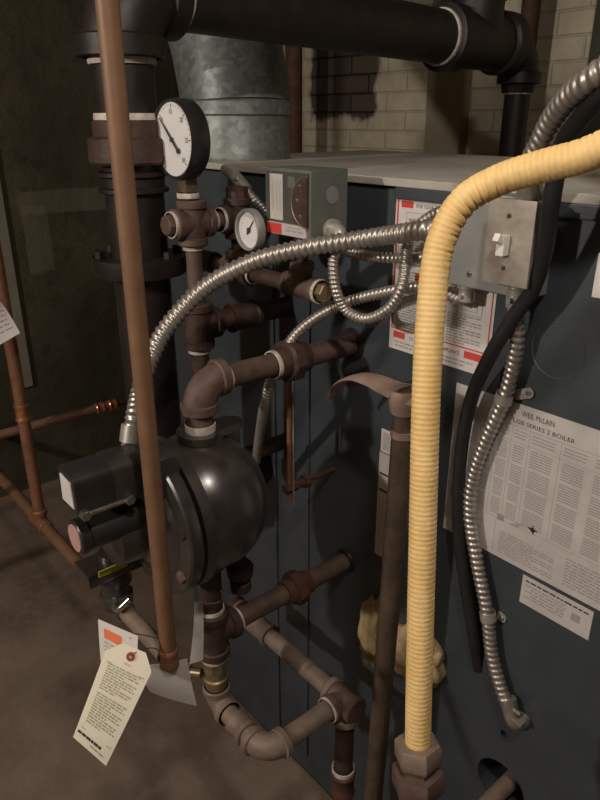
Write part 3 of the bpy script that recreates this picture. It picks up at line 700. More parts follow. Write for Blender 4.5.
part(dl_, 'numerals', ink, 'ink_soft', smooth=False)
a = math.radians(137); e = V((math.cos(a), 0, math.sin(a))); n = V((-e.z, 0, e.x)); c = V((gc.x, GY-.0235, gc.z))
m = M().prism([(-GRAD*.40, -.0018), (-.01, -.0022), (GRAD*.80, -.0006), (GRAD*.80, .0006), (-.01, .0022), (-GRAD*.40, .0018)], c, e, n, V((0, -1, 0)), .0008)
m.cyl(c+V((0, .001, 0)), c+V((0, -.002, 0)), .0035, 20); m.cyl(c-e*GRAD*.40+V((0, .0005, 0)), c-e*GRAD*.40+V((0, -.0012, 0)), .0042, 20)
part(pg, 'needle', m, 'ink')
part(pg, 'stem', M().cyl((gc.x, GY, ZG+.03), (gc.x, GY, gc.z-GRAD+.004), .0085).box((gc.x-.0115, GY-.0115, ZG+.048), (gc.x+.0115, GY+.0115, gc.z-GRAD), .0015), 'brass')
part(pg, 'sealant_ring', tape((gc.x, GY, ZG+.043), (0, 0, 1), .0175, .004), 'tape')
# ---- small gauge
sy = yb-.055; s_c = at(250, 230, Y=sy)
s_c = V((s_c.x, sy, s_c.z)); SR = .0325
sgq = thing('small_gauge', 'small round gauge with a grey rim beside the grey control box', 'gauge', (s_c.x, sy, s_c.z-SR))
part(sgq, 'case', M().lathe([(0, 0), (0, SR*.95), (.010, SR*.80), (.028, SR*.55), (.03, 0)], s_c, (0, 1, 0), 40), 'black_gloss')
part(sgq, 'rim', M().lathe([(.006, SR), (-.004, SR*1.0), (-.007, SR*.95), (-.006, SR*.86), (-.001, SR*.84)], s_c, (0, 1, 0), 48), 'grey_steel', 'grey steel rim')
d2 = part(sgq, 'dial', M().cyl(s_c+V((0, -.001, 0)), s_c+V((0, .002, 0)), SR*.88, 40), 'dial')
ink = M(); fd = dialframe(s_c, sy-.0014)
for k in range(21):
    a = math.radians(220-13*k); r0, r1 = SR*(.62 if k % 5 else .56), SR*.72; t = .0004
    e = V((math.cos(a), 0, math.sin(a))); n = V((-e.z, 0, e.x)); ink.quad(*[V((s_c.x, sy-.0014, s_c.z))+e*r+n*q for r, q in ((r0, -t), (r1, -t), (r1, t), (r0, t))])
part(d2, 'scale_marks', ink, 'ink_grey', smooth=False)
a = math.radians(52); e = V((math.cos(a), 0, math.sin(a))); n = V((-e.z, 0, e.x)); c = s_c+V((0, -.0022, 0))
part(sgq, 'needle', M().prism([(-SR*.25, -.0015), (SR*.6, -.0005), (SR*.6, .0005), (-SR*.25, .0015)], c, e, n, V((0, -1, 0)), .0006).cyl(c, c+V((0, -.0015, 0)), .004, 16), 'ink')
part(sgq, 'back_connection', M().tube([V((s_c.x, sy+.026, s_c.z)), V((s_c.x*.5+GX*.5, (sy+.026+yb)/2, s_c.z)), V((GX+.01, yb, s_c.z))], .011), 'iron_dark')
# ---- pressure control box on its nipple
CYF = yb-.036; CYB = yb+.036
c_tl = at(265, 170, Y=CYF); c_tr = at(311, 178, Y=CYF); c_bl = at(267, 232, Y=CYF); 
cx0, cx1, cz1 = c_tl.x, c_tr.x, (c_tl.z+c_tr.z)/2+.007; cz0 = at(308, 240, Y=CYF).z
ct = thing('pressure_control', 'grey green control box with a clear front and red sticker', 'control box', ((cx0+cx1)/2, yb, zx))
part(ct, 'housing', M().box((cx0, CYF, cz0), (cx1, CYB, cz1), .003), 'ctrl')
Wc, Hc = cx1-cx0, cz1-cz0
fc_ = lambda x, z: V((cx0+x, CYF-.0012, cz0+z))
def plate_on(parent, name, x0, z0, x1, z1, mt, th=.0022, label=None, bev=.0006):
    return part(parent, name, M().box((cx0+x0, CYF-th, cz0+z0), (cx0+x1, CYF+.001, cz0+z1), bev), mt, label, smooth=False)
plate_on(ct, 'front_window', .004, .020, Wc-.003, Hc-.004, 'ctrl_dark', .0016, 'dark see-through front window')
sc_ = plate_on(ct, 'scale_strip', .014, .022, .044, Hc-.008, 'paper_grey', .0024, 'pale printed scale strip')
m = M(); fs_ = lambda x, z: V((cx0+x, CYF-.0028, cz0+z))
for xx in (.022, .031, .039): rect(m, fs_, xx-.0007, .035, xx+.0007, Hc-.018)
for i in range(14): rect(m, fs_, .0175, .036+i*.0042, .0205, .0368+i*.0042)
part(sc_, 'scale_marks', m, 'ink_grey', smooth=False)
st_ = plate_on(ct, 'sticker', .006, .001, Wc-.008, .018, 'paper_grey', .0026, 'sticker strip, red at its left')
m = M(); f2_ = lambda x, z: V((cx0+x, CYF-.0030, cz0+z)); rect(m, f2_, .007, .0018, .042, .0172); part(st_, 'red_print', m, 'red', smooth=False)
m = M(); bars(m, f2_, .052, Wc-.014, .0075, .0026, .010, .002, 5); bars(m, f2_, .056, Wc-.020, .0125, .0018, .010, .002, 6); part(st_, 'fine_print', m, 'ink_grey', smooth=False)
plate_on(ct, 'maker_plate', .056, Hc-.026, .072, Hc-.010, 'ctrl', .0026)
# half-round cam cover
m = M(); o = V((cx1-.004, CYF-.0015, (cz0+cz1)/2+.004)); pts = [(-.034*math.sin(t), .030*math.cos(t)*1.15) for t in [PI*i/18 for i in range(19)]]
m.prism(pts, o, V((1, 0, 0)), V((0, 0, 1)), V((0, -1, 0)), .003)
cm = part(ct, 'cam_cover', m, 'iron_dark', 'brown half round cover')
part(cm, 'cover_rim', M().tube([o+V((x*1.02, -.002, z*1.02)) for x, z in pts], .0012, 8), 'brass')
for dz in (-.020, .002, .022): part(ct, 'screw', M().lathe([(0, 0), (0, .0034), (.0022, .0024), (.0026, 0)], o+V((-.022 if dz == .002 else -.016, -.003, dz)), (0, -1, 0), 14), 'chrome')
# right side: blanking disc and conduit connector
kd = at(332, 195, X=cx1)
part(ct, 'blank_disc', M().cyl((cx1-.001, kd.y, kd.z), (cx1+.0012, kd.y, kd.z), .0125, 30), 'grey_steel', 'pale blanking disc')
cn = at(331, 230, X=cx1)
part(ct, 'mounting_nipple', M().cyl((xc, yb, zx+.03), (xc, yb, cz0), .0095).hexa((xc, yb, cz0-.018), (xc, yb, cz0-.002), .014), 'iron_dark')

# ================================================================== SWITCH BOX
jb_l = at(452, 240, Y=-.045).x; jt = at(487, 194, Y=-.045).z; jb = at(470, 288, Y=-.045).z
sw = thing('switch_box', 'grey steel junction box with stained toggle switch plate above the ratings label', 'switch', (-.48, -.03, jb))
part(sw, 'junction_box', M().box((jb_l, -.045, jb), (-.452, 0, jt), .002), 'grey_steel', smooth=False)
tl = at(487, 197, Y=-.075); br = at(528, 290, Y=-.075); tr = at(536, 201, Y=-.075); bl = at(484, 281, Y=-.075)
sx0, sx1 = (tl.x+bl.x)/2, (br.x+tr.x)/2; sz0, sz1 = (br.z+bl.z)/2, (tl.z+tr.z)/2
part(sw, 'raised_box', M().box((sx0+.003, -.072, sz0+.003), (sx1-.003, -.04, sz1-.003), .002), 'grey_steel', smooth=False)
pt_ = part(sw, 'switch_plate', M().box((sx0, -.0755, sz0), (sx1, -.071, sz1), .0018), 'plate', 'stained steel cover plate')
tg = at(505, 245, Y=-.076)
part(sw, 'toggle', M().box((-.0055, -.012, -.012), (.0055, .004, .012), .0015).box((-.0042, -.024, -.005), (.0042, -.008, .005), .0015, Matrix.Rotation(-.5, 4, 'X')), 'white', 'white toggle lever')
o_ = bpy.data.objects[[o.name for o in sw.children if o.name.startswith('toggle')][0]]
for v in o_.data.vertices: v.co += V((tg.x, -.0750, tg.z))
for px, py in ((509, 216), (503, 268)):
    q = at(px, py, Y=-.076); part(pt_, 'screw', M().lathe([(0, 0), (0, .0030), (.0014, .0024), (.0018, 0)], (q.x, -.0755, q.z), (0, -1, 0), 14), 'iron_dark')
q = at(469, 274, Y=-.046); part(sw, 'screw', M().lathe([(0, 0), (0, .0042), (.002, .0032), (.0026, 0)], (q.x, -.045, q.z), (0, -1, 0), 14), 'chrome')

# ================================================================== CONDUITS
def conduit(label, path, r, pitch, ends, group=None):
    lo = min(path, key=lambda p: p.z)
    t = thing('flexible_conduit', label, 'conduit', lo)
    flex_part(t, path, r, pitch)
    for (i, kind) in ends:
        p = path[i]; d = ((path[1]-path[0]) if i == 0 else (path[-1]-path[-2])).normalized()
        if i == 0: d = -d
        if kind == 'straight':
            m = M().lathe([(-.030, 0), (-.030, r*1.32), (-.006, r*1.32), (-.004, r*1.05), (.004, r*1.05), (.004, r*1.55), (.010, r*1.55), (.010, 0)], p, d, 24)
            u, w, _ = basis(d); m.cyl(p-d*.018+u*r*1.2, p-d*.018+u*r*1.9, .0034, 12)
            part(t, 'connector', m, 'zinc')
    return t
# 1 thick one from the float switch over to the junction box
P1 = [at(131, 446, X=X0), at(134, 422, X=X0-.005), at(141, 388, d=.985), at(153, 352, d=1.0), at(172, 321, d=1.01), at(207, 286, d=1.01), at(255, 261, d=1.0), at(310, 247, d=.985), at(370, 238, d=.965), at(432, 229, Y=-.075), V((jb_l-.01, -.03, at(450, 226, Y=-.03).z))]
conduit('thick steel conduit arching from the black float switch to the junction box', P1, .0128, .0098, ((0, 'straight'),))
part(lw, 'conduit_hub', M().box((P1[0].x-.020, P1[0].y-.016, P1[0].z-.055), (P1[0].x+.018, P1[0].y+.022, P1[0].z-.012), .003), 'black')
# 2 thin one from behind the bowl
P2 = [at(256, 462, Y=-.10), at(259, 438, Y=-.13), at(265, 402, Y=-.165), at(275, 370, Y=-.165), at(298, 332, Y=-.13), at(340, 305, Y=-.085), at(392, 291, Y=-.055), at(430, 288, Y=-.035), V((jb_l+.004, -.026, jb-.024)), V((jb_l+.015, -.025, jb-.016)), V((jb_l+.018, -.025, jb-.004))]
conduit('thin steel conduit rising from beside the black bowl to the junction box', P2, .0083, .0068, ())
part(bpy.data.objects['flexible_conduit.001'], 'connector', M().lathe([(-.024, 0), (-.024, .0115), (-.008, .0115), (-.006, .014), (0, .014), (0, 0)], (jb_l+.018, -.025, jb), (0, 0, 1)).cyl((jb_l+.018, -.034, jb-.016), (jb_l+.018, -.042, jb-.016), .003), 'zinc')
# 3 hanging loop
P3 = [V((cx1+.021, cn.y-.006, cn.z-.026)), at(333, 262, Y=cn.y-.01), at(336, 290, Y=cn.y-.01), at(347, 311, Y=-.10), at(366, 319, Y=-.09), at(388, 309, Y=-.08), at(401, 288, Y=-.07), at(406, 262, Y=-.055), at(409, 240, Y=-.045), at(422, 223, Y=-.045), at(440, 212, Y=-.04), V((jb_l-.004, -.03, at(452, 207, Y=-.03).z))]
conduit('thin steel conduit hanging in a loop from the grey control box', P3, .0078, .0064, ())
part(bpy.data.objects['flexible_conduit.002'], 'angle_connector', M().cyl((cx1-.001, cn.y, cn.z), (cx1+.007, cn.y, cn.z), .0165).tube(catmull([V((cx1+.002, cn.y, cn.z)), V((cx1+.016, cn.y, cn.z)), V((cx1+.022, cn.y-.004, cn.z-.012)), V((cx1+.021, cn.y-.006, cn.z-.028))]), .0108, 18).cyl((cx1+.020, cn.y-.014, cn.z-.004), (cx1+.020, cn.y-.022, cn.z-.004), .003), 'zinc', 'bright angle connector')
# 4 short one over the gauges
P4 = [at(226, 170, Y=-.02), at(231, 172, Y=-.045), at(238, 180, Y=-.06), at(247, 191, Y=-.06), at(257, 202, Y=-.05), at(268, 214, Y=-.035)]
t = conduit('short steel conduit with a bright angle connector above the small gauge', P4[2:], .0078, .0062, ())
part(t, 'angle_connector', M().tube(catmull([V((P4[0].x, 0, P4[0].z)), P4[0], P4[1], P4[2], P4[3]]), .0112, 18).cyl(P4[2]+V((.0, -.008, .0)), P4[2]+V((.016, -.012, .004)), .003, 10), 'zinc', 'bright angle connector')
# 5 straight run behind the thick one
P5 = [V((cx1, yb+.012, at(338, 246, Y=yb).z)), at(350, 252, Y=-.06), at(375, 257, Y=-.055), at(405, 258, Y=-.03), at(432, 257, Y=-.03), V((jb_l-.004, -.03, at(452, 256, Y=-.03).z))]
conduit('thin steel conduit running level behind the thick arching one', P5, .0078, .0064, ())
# 6 thick one from the upper right
P6 = [at(760, -50, d=.52), at(670, 20, d=.57), at(599, 73, d=.62), at(571, 95, d=.66), at(553, 118, d=.70), at(540, 144, d=.735), at(527, 171, d=.775), V((sx1-.026, -.05, sz1+.006))]
conduit('thick steel conduit coming down from the upper right to the switch box', P6, .0118, .0098, ((-1, 'straight'),))
# 7 from the switch box down the jacket
q0 = V((sx0+.030, -.040, sz0-.004))
P7 = [q0, at(516, 310, Y=-.038), at(517, 335, Y=-.03), at(513, 368, Y=-.02), at(503, 402, Y=-.018), at(486, 440, Y=-.018), at(473, 478, Y=-.018), at(470, 515, Y=-.018), at(477, 562, Y=-.018), at(487, 612, Y=-.018), at(492, 655, Y=-.018), at(503, 694, Y=-.018), at(511, 712, Y=-.017)]
t = conduit('steel conduit from under the switch plate down across the ratings label', P7, .0100, .0098, ((0, 'straight'),))
e0 = P7[-1]
m = M().tube(catmull([e0+V((-.008, 0, .022)), e0, e0+V((.008, .0, -.012)), e0+V((.012, .010, -.016)), e0+V((.013, .020, -.016))]), [.0125]*10+[.0130]*47, 20)
m.box((e0.x+.002, e0.y-.012, e0.z-.006), (e0.x+.026, e0.y+.004, e0.z-.0), .002, None); m.cyl(e0+V((.004, -.004, .012)), e0+V((.020, -.006, .015)), .0035, 12)
part(t, 'angle_connector', m, 'steel', 'dull grey angle connector')
# one-hole straps
for (px, py, tx, ty, lb) in ((504, 398, 529, 393, 'one-hole steel strap holding the conduit just above the ratings label'), (488, 616, 502, 618, 'one-hole steel strap holding the conduit below the ratings label')):
    c = at(px, py, Y=-.018); e = at(tx, ty, Y=-.003)
    k = min(range(len(P7)-1), key=lambda i: (P7[i]+P7[i+1]-2*c).length); ax = (P7[k+1]-P7[k]).normalized()
    t = thing('conduit_strap', lb, 'strap', (c.x, -.01, c.z), 'straps along the conduit')
    ww = .0075
    m = M().lathe([(-ww, .0112), (-ww, .0126), (ww, .0126), (ww, .0112), (-ww, .0112)], (c.x, -.018, c.z), ax, 28)
    part(t, 'band', m, 'zinc')
    dv = V((e.x-c.x, 0, e.z-c.z)); L = dv.length; dn = dv.normalized(); pn = V((-dn.z, 0, dn.x))
    pts = [(.008, -ww), (L, -ww)] + [(L+ww*math.sin(t_), -ww*math.cos(t_)) for t_ in [PI*i/8 for i in range(1, 8)]] + [(L, ww), (.008, ww)]
    part(t, 'tab', M().prism(pts, V((c.x, -.004, c.z)), dn, pn, V((0, 1, 0)), .0028), 'zinc')
    part(t, 'screw', M().lathe([(0, 0), (0, .0048), (.002, .0038), (.003, 0)], V((e.x, -.0038, e.z)), (0, -1, 0), 8), 'chrome')

# black cable
PK = [at(720, 0, d=.53), at(645, 62, d=.585), at(604, 94, d=.63), at(580, 119, d=.67), at(562, 148, d=.71), at(551, 205, d=.75), at(545, 250, d=.79), at(532, 290, d=.83), at(510, 322, d=.87), at(488, 360, d=.915), at(471, 400, Y=-.032), at(462, 445, Y=-.028), at(458, 500, Y=-.026), at(460, 545, Y=-.022), at(467, 595, Y=-.018), at(474, 640, Y=-.012), at(479, 668, Y=.004)]
kb = thing('black_cable', 'black rubber cable sweeping down beside the steel conduit from the upper right', 'cable', PK[-1])
pts, L = resample(catmull(PK), .006); part(kb, 'cable', M().tube(pts, .0098, 18), 'rubber', angle=60)
d = (PK[12]-PK[11]).normalized(); c = at(458, 491, Y=-.0265)
part(kb, 'tie_band', M().lathe([(-.006, .0095), (-.005, .0114), (.005, .0114), (.006, .0095)], c, d), 'black_gloss')

# ================================================================== YELLOW GAS HOSE
PH = [at(418, 752, d=0.7754), at(418, 735, d=0.7701), at(420, 640, d=0.7438), at(423, 520, d=0.7174), at(426, 400, d=0.6910), at(431, 310, d=0.6752), at(440, 245, d=0.6625), at(462, 203, d=0.6488), at(497, 181, d=0.6288), at(540, 167, d=0.6013), at(585, 155, d=0.5750), at(626, 135, d=0.5539), at(662, 105, d=0.5433)]
gh = thing('gas_hose', 'yellow coated corrugated gas hose bending to the right above brown hex fittings', 'hose', (PH[0].x, PH[0].y, 0))
pts, L = resample(catmull(PH), .0009); n = len(pts)-1; HRr = .0146
curv = []
for i in range(n+1):
    a_, b_, c_ = pts[max(0, i-14)], pts[i], pts[min(n, i+14)]
    curv.append((c_-b_)-(b_-a_))
def hfn(i, a, u, w):
    s = L*i/n; q = 1+.013*math.cos(2*PI*s/.0054+.25*math.sin(s*40))
    k = curv[i]; km = k.length*260
    if km > .05:
        e = u*math.cos(a)+w*math.sin(a); ins = max(0, e.dot(k.normalized()))
        q -= min(1, km*1.3)*.20*(ins**2.2)*max(0, math.cos(2*PI*s/.0100+1.2*math.sin(s*90)+a*.5))**4
        q -= min(1, km)*.020*(1-ins)*max(0, math.cos(2*PI*s/.0155+a))**2
    return q
part(gh, 'hose', M().tube(pts, HRr, 28, True, hfn), 'yellow', angle=180)
d0 = (PH[0]-PH[1]).normalized(); b0 = at(418, 742, d=.772)
part(gh, 'flare_nut', M().lathe([(0, .0142), (0, .0245), (.003, .0272), (.022, .0272), (.026, .0245), (.026, 0)], b0, d0, 6), 'galv_pipe', 'brown hex flare nut')
b1 = b0+d0*.026
part(gh, 'adapter', M().lathe([(0, 0), (0, .0195), (.008, .0205), (.010, .0205), (.010, .0290), (.014, .0305), (.034, .0305), (.037, .028), (.037, 0)], b1, d0, 6), 'iron', 'brown hex adapter')
b2 = b1+d0*.037
pipe_pts = [b2, b2+d0*.05, V((b2.x+d0.x*.08, b2.y+d0.y*.08, b2.z-.11)), V((b2.x+d0.x*.09, b2.y+d0.y*.09, b2.z-.2)), V((b2.x+d0.x*.09, b2.y+d0.y*.09, 0))]
part(gh, 'supply_pipe', M().tube(catmull(pipe_pts), .0225, 20), 'iron')
e1 = (PH[-1]-PH[-2]).normalized()
part(gh, 'end_nut', M().hexa(PH[-1]-e1*.006, PH[-1]+e1*.03, .021), 'cream')
part(gh, 'end_pipe', M().tube(catmull([PH[-1]+e1*.02, PH[-1]+e1*.06, V((PH[-1].x+.03, PH[-1].y-.03, ZC-.4)), V((PH[-1].x+.03, PH[-1].y-.03, ZC))]), .0165, 18), 'iron')

# ================================================================== COPPER DISCHARGE PIPE
ctop = at(106, 0, d=.63); cbot = at(168, 640, X=ctop.x); cx_, cy_ = ctop.x, (ctop.y+cbot.y)/2
cz = at(168, 650, X=cx_).z
cp = thing('copper_pipe', 'dull brown upright copper pipe in front of the black float bowl', 'pipe', (cx_, cy_, cz-.02))
part(cp, 'pipe', M().cyl((cx_, cy_, cz-.004), (cx_, cy_, ZC), .0112), 'copper')
part(cp, 'end_coupling', coupling((cx_, cy_, cz-.012), (0, 0, 1), .0135, .030), 'copper_red', 'dark end coupling')

# ================================================================== LEFT COPPER LINES
LX = -1.8
vt = at(6, 310, X=LX); vbm = at(40, 521, X=LX); vy = (vt.y+vbm.y)/2
xz = at(40, 521, Y=vy).z; xr_ = at(88, 588, Y=vy).x
lc = thing('copper_riser', 'reddish copper pipe rising from a tee near the left edge', 'pipe', (LX, vy, xz))
part(lc, 'pipe', M().cyl((LX, vy, xz+.01), (LX, vy, ZC), .0165), 'copper_red')
zc_ = at(19, 413, X=LX).z
part(lc, 'coupling', coupling((LX, vy, zc_), (0, 0, 1), .0205, .05), 'copper_bright', 'bright soldered coupling')
part(lc, 'tee', tee((LX, vy, xz), (1, 0, 0), (0, 0, 1), .045, .021), 'copper_red')
part(lc, 'run_pipe', M().cyl((XL, vy, xz), (xr_, vy, xz), .0170), 'copper')
part(lc, 'end_cap', coupling((xr_, vy, xz), (1, 0, 0), .020, .035), 'copper')
hy0 = at(-40, 446, X=LX-.06); hy1 = at(112, 404.5, X=LX-.06); hz = hy1.z
lh = thing('copper_branch', 'level copper pipe with bright end fittings behind the copper riser', 'pipe', (LX-.06, hy1.y, hz-.02))
part(lh, 'pipe', M().cyl((LX-.06, -1.4, hz), (LX-.06, hy1.y, hz), .0135), 'copper')
for px in (99, 112):
    y = at(px, 405, X=LX-.06).y; part(lh, 'coupling', coupling((LX-.06, y, hz), (0, 1, 0), .0170, .026), 'copper_bright', 'bright soldered coupling')
part(lh, 'dark_pipe', M().cyl((LX-.06, hy1.y, hz), (LX-.06, hy1.y+.42, hz), .011), 'iron_dark')
# grey upright post beside the riser
pp = at(23, 360, X=XL); z_ = at(26, 386, X=XL).z
struct('trim_3', M().box((XL-.01, pp.y-.05, z_), (XL+.02, pp.y+.02, ZC-.9), .004), mat('pale_grey_paint', (110, 106, 92), (124, 120, 104), .8), smooth=False)

# ================================================================== HOE LEANING ON THE JACKET
hx_, hy_ = -.588, -.105
pk = thing('pickaxe', 'pickaxe with a curved rusty pick and long dark handle leaning on the blue jacket', 'pickaxe', (hx_, hy_, 0))
ztop = at(402, 398, Y=hy_).z
part(pk, 'handle', M().tube([V((hx_, hy_-.03, 0)), V((hx_, hy_-.02, .3)), V((hx_, hy_-.008, .7)), V((hx_, hy_, ztop-.07)), V((hx_, hy_, ztop+.012))], [.0165, .0170, .0170, .0165, .0160], 20), 'wood_dark', angle=60)
part(pk, 'ferrule', M().lathe([(-.006, .0165), (-.005, .0182), (.005, .0182), (.006, .0165)], (hx_, hy_, at(396, 430, Y=hy_).z), (0, 0, 1)), 'blade')
part(pk, 'eye_socket', M().lathe([(-.020, .0185), (-.020, .0205), (-.008, .0240), (.008, .0260), (.016, .0235), (.016, .0180), (-.020, .0170)], (hx_, hy_, ztop), (0, 0, 1), 24), 'blade')
def blade(nodes):
    """nodes: centre, half width across (Y), half thickness"""
    vs = []; fs = []; n = len(nodes)
    for (c, hw, ht, nrm) in nodes:
        for (a, b) in ((-1, 0), (-.7, 1), (0, 1.25), (.7, 1), (1, 0), (.7, -1), (0, -.9), (-.7, -1)):
            vs.append(c+V((0, a*hw, 0))+nrm*(b*ht))
    for i in range(n-1):
        for k in range(8): fs.append((i*8+k, i*8+(k+1) % 8, (i+1)*8+(k+1) % 8, (i+1)*8+k))
    fs.append(tuple(range(7, -1, -1))); fs.append(tuple((n-1)*8+k for k in range(8)))
    return M().add(vs, fs)
cp_ = [at(px, py, Y=hy_) for px, py in ((402, 393), (390, 388), (375, 381), (358, 377), (344, 381), (335, 389), (329, 400))]
cp_ = catmull(cp_, 6); nd = []
for i, c in enumerate(cp_):
    t = (cp_[min(i+1, len(cp_)-1)]-cp_[max(i-1, 0)]).normalized(); nrm = V((t.z, 0, -t.x)); nrm = nrm if nrm.z > 0 else -nrm
    f = i/(len(cp_)-1); nd.append((V((c.x, hy_, c.z)), .027*(1-f)**.55+.002, .0055*(1-f)+.0012, nrm))
part(pk, 'pick', blade(nd), 'blade', 'curved worn pick')
cq = [V((hx_, hy_, ztop-.002)), V((hx_+.03, hy_, ztop+.004)), V((hx_+.07, hy_, ztop-.004)), V((hx_+.10, hy_, ztop-.022))]
cq = catmull(cq, 6); nd = []
for i, c in enumerate(cq):
    f = i/(len(cq)-1); nd.append((c, .020+.010*f, .0065*(1-f)+.0015, V((.2*f, 0, 1)).normalized()))
# the other, short end of the head is hidden behind the hose
part(pk, 'adze', blade([(c, hw*.9, ht, n_) for c, hw, ht, n_ in nd[:8]]), 'blade')

# ================================================================== TAGS
def sheet(p00, p10, p11, p01, bulge, clip=None, nu=8, nv=14, th=.0006):
    """corners: top-left, top-right, bottom-right, bottom-left; returns mesh and a (u,v)->point map"""
    nrm = (p10-p00).cross(p01-p00).normalized()
    if nrm.dot(CAM-p00) < 0: nrm = -nrm
    def mp(u, v, e=0):
        p = p00.lerp(p10, u).lerp(p01.lerp(p11, u), v)
        return p + nrm*(bulge*math.sin(PI*v)+.25*bulge*math.sin(PI*u) + e)
    m = M(); vs = []; fs = []
    for side in (0, 1):
        for j in range(nv+1):
            v = j/nv
            for i in range(nu+1):
                u = i/nu
                if clip and v < clip[1]:
                    k = clip[0]*(1-v/clip[1]); u = k+(1-2*k)*u
                vs.append(mp(u, v, -th*side))
    K = (nu+1)*(nv+1)
    for j in range(nv):
        for i in range(nu):
            a = j*(nu+1)+i; fs.append((a, a+1, a+nu+2, a+nu+1)); fs.append((K+a, K+a+nu+1, K+a+nu+2, K+a+1))
    rim = [i for i in range(nu+1)] + [j*(nu+1)+nu for j in range(1, nv+1)] + [nv*(nu+1)+i for i in range(nu-1, -1, -1)] + [j*(nu+1) for j in range(nv-1, 0, -1)]
    for a, b in zip(rim, rim[1:]+rim[:1]): fs.append((a, b, K+b, K+a))
    m.add(vs, fs); return m, mp
# big cream tag, wired to the end of the copper pipe
T = [at(110, 638, d=.86), at(158, 658, d=.87), at(106, 766, d=.80), at(73, 737, d=.79)]
m, mp = sheet(*T, .004, (.26, .14))
tag = thing('cream_tag', 'cream card tag covered in print hanging below the copper pipe end', 'tag', (T[3].x, T[3].y, T[2].z))
part(tag, 'card', m, 'cream', angle=60)
hc = mp(.50, .095, .0006); hn = (mp(.5, .095, .01)-mp(.5, .095, 0)).normalized()
part(tag, 'eyelet', M().lathe([(-.0015, .0018), (0, .0018), (.0008, .0030), (.0006, .0056), (-.0015, .0058)], hc, hn, 24), 'red_knob', 'red brown eyelet')
fr = lambda x, y: mp(x, 1-y, .0003); ink = M(); gr = M()
text_into(ink, 'NOTE', fr, .43, .815, size=.022, width=.15)
outline(gr, fr, .10, .12, .93, .775, .008)
for i in range(24):
    if i == 11: continue
    bars(gr, fr, .14, .89, .750-.0245*i, .0135, .10, .022, 900+i, (.97, .9, .97, .55)[i % 4] if i not in (10, 23) else .5)
bars(ink, fr, .05, .72, .065, .022, .10, .012, 33); bars(gr, fr, .45, .86, .030, .014, .10, .02, 34)
part(tag, 'lettering', ink, 'ink', smooth=False); part(tag, 'fine_print', gr, 'ink_green', smooth=False)
wire = [hc+hn*.001, at(140, 650, d=.868), at(152, 648, d=.885), V((cx_-.004, cy_-.0125, cz+.004)), V((cx_+.010, cy_-.009, cz+.002))]
part(tag, 'wire', M().tube(catmull(wire), .0007, 8), 'iron_dark')
# white tag with the orange block behind it
T2 = [at(98, 619, d=.885), at(138, 636, d=.89), at(136, 692, d=.885), at(101, 664, d=.88)]
m, mp2 = sheet(*T2, .002)
tg2 = thing('orange_tag', 'white paper tag with an orange block behind the cream tag', 'tag', (T2[3].x, T2[3].y, T2[2].z))
part(tg2, 'paper', m, 'paper', angle=60); fr2 = lambda x, y: mp2(x, 1-y, .0004)
om = M(); rect(om, fr2, .14, .66, .60, .86); bars(om, fr2, .66, .95, .68, .06, .10, .03, 3); part(tg2, 'orange_print', om, 'orange', smooth=False)
gm = M()
for i in range(5): bars(gm, fr2, .14, .9, .56-.08*i, .03, .12, .03, i+40)
part(tg2, 'fine_print', gm, 'ink_grey', smooth=False)
part(tg2, 'wire', M().tube(catmull([mp2(.8, .1, .001), at(136, 634, d=.90), V((cx_-.014, cy_-.004, cz+.012))]), .0007, 8), 'iron_dark')
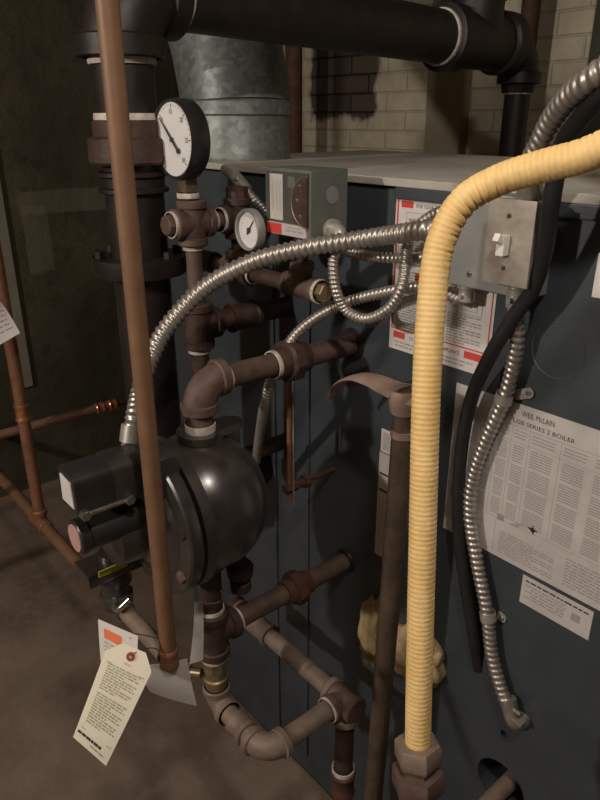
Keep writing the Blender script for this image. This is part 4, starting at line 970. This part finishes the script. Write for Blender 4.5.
# folded blank paper behind the pipe end
T3 = [at(141, 666, d=.925), at(187, 659, d=.935), at(197, 706, d=.985), at(150, 692, d=.985)]
m, mp3 = sheet(*T3, .006); fp = thing('folded_paper', 'blank greyish paper sheet hanging behind the copper pipe end', 'paper', (T3[3].x, T3[3].y, T3[2].z))
part(fp, 'sheet', m, 'paper_grey', angle=60); part(fp, 'wire', M().tube(catmull([mp3(.6, .06, -.001), mp3(.6, -.05, 0), V((cx_+.002, cy_+.0125, cz+.006))]), .0007, 8), 'iron_dark')
# narrow strip tag on the iron tee
yy = YC-.03
T4 = [at(195, 602, d=1.095), at(203, 601, d=1.105), at(203, 660, d=1.12), at(190, 664, d=1.11)]
m, _m = sheet(*T4, .002); ss = thing('strip_tag', 'narrow pale paper strip hanging beside the iron tee', 'tag', (T4[3].x, T4[3].y, T4[3].z))
part(ss, 'paper', m, 'paper_grey', angle=60); part(ss, 'wire', M().tube(catmull([T4[1], at(206, 603, d=1.10), at(219, 602, d=1.10), at(222, 596, d=1.115), at(221, 590, d=1.12), at(232, 596, d=1.11)]), .0011, 8), 'chrome')
# tag on the copper riser
T5 = [at(-26, 292, d=1.60), at(-2, 298, d=1.66), at(20, 333, d=1.66), at(-30, 362, d=1.60)]
m, mp5 = sheet(*T5, .004); t5 = thing('riser_tag', 'white printed tag hanging on the copper riser at the left edge', 'tag', (LX, vy-.02, T5[3].z))
part(t5, 'paper', m, 'paper', angle=60); gm = M(); fr5 = lambda x, y: mp5(x, 1-y, .0005)
for i in range(7): bars(gm, fr5, .1, .92, .86-.11*i, .035, .14, .03, i+60)
part(t5, 'fine_print', gm, 'ink_grey', smooth=False)
part(t5, 'wire', M().tube(catmull([T5[1], at(2, 300, d=1.72), V((LX+.016, vy-.012, at(2, 300, X=LX).z))]), .0008, 8), 'iron_dark')

# ================================================================== LIGHT: two bare bulbs on the ceiling
def bulb(loc, watt, size, color):
    ld = bpy.data.lights.new('ceiling_bulb', 'POINT'); ld.energy = watt; ld.shadow_soft_size = size; ld.color = color
    o = bpy.data.objects.new('ceiling_bulb', ld); COL.objects.link(o); o.location = loc; return o
bulb((.12, -.74, 2.35), 19.0, .035, (1, .91, .82))
bulb((-1.0, -2.45, 2.05), 58.0, .05, (1, .91, .82))
wd = bpy.data.worlds.new('world'); sc.world = wd; wd.use_nodes = True
wd.node_tree.nodes['Background'].inputs[0].default_value = (1, .85, .7, 1); wd.node_tree.nodes['Background'].inputs[1].default_value = .004
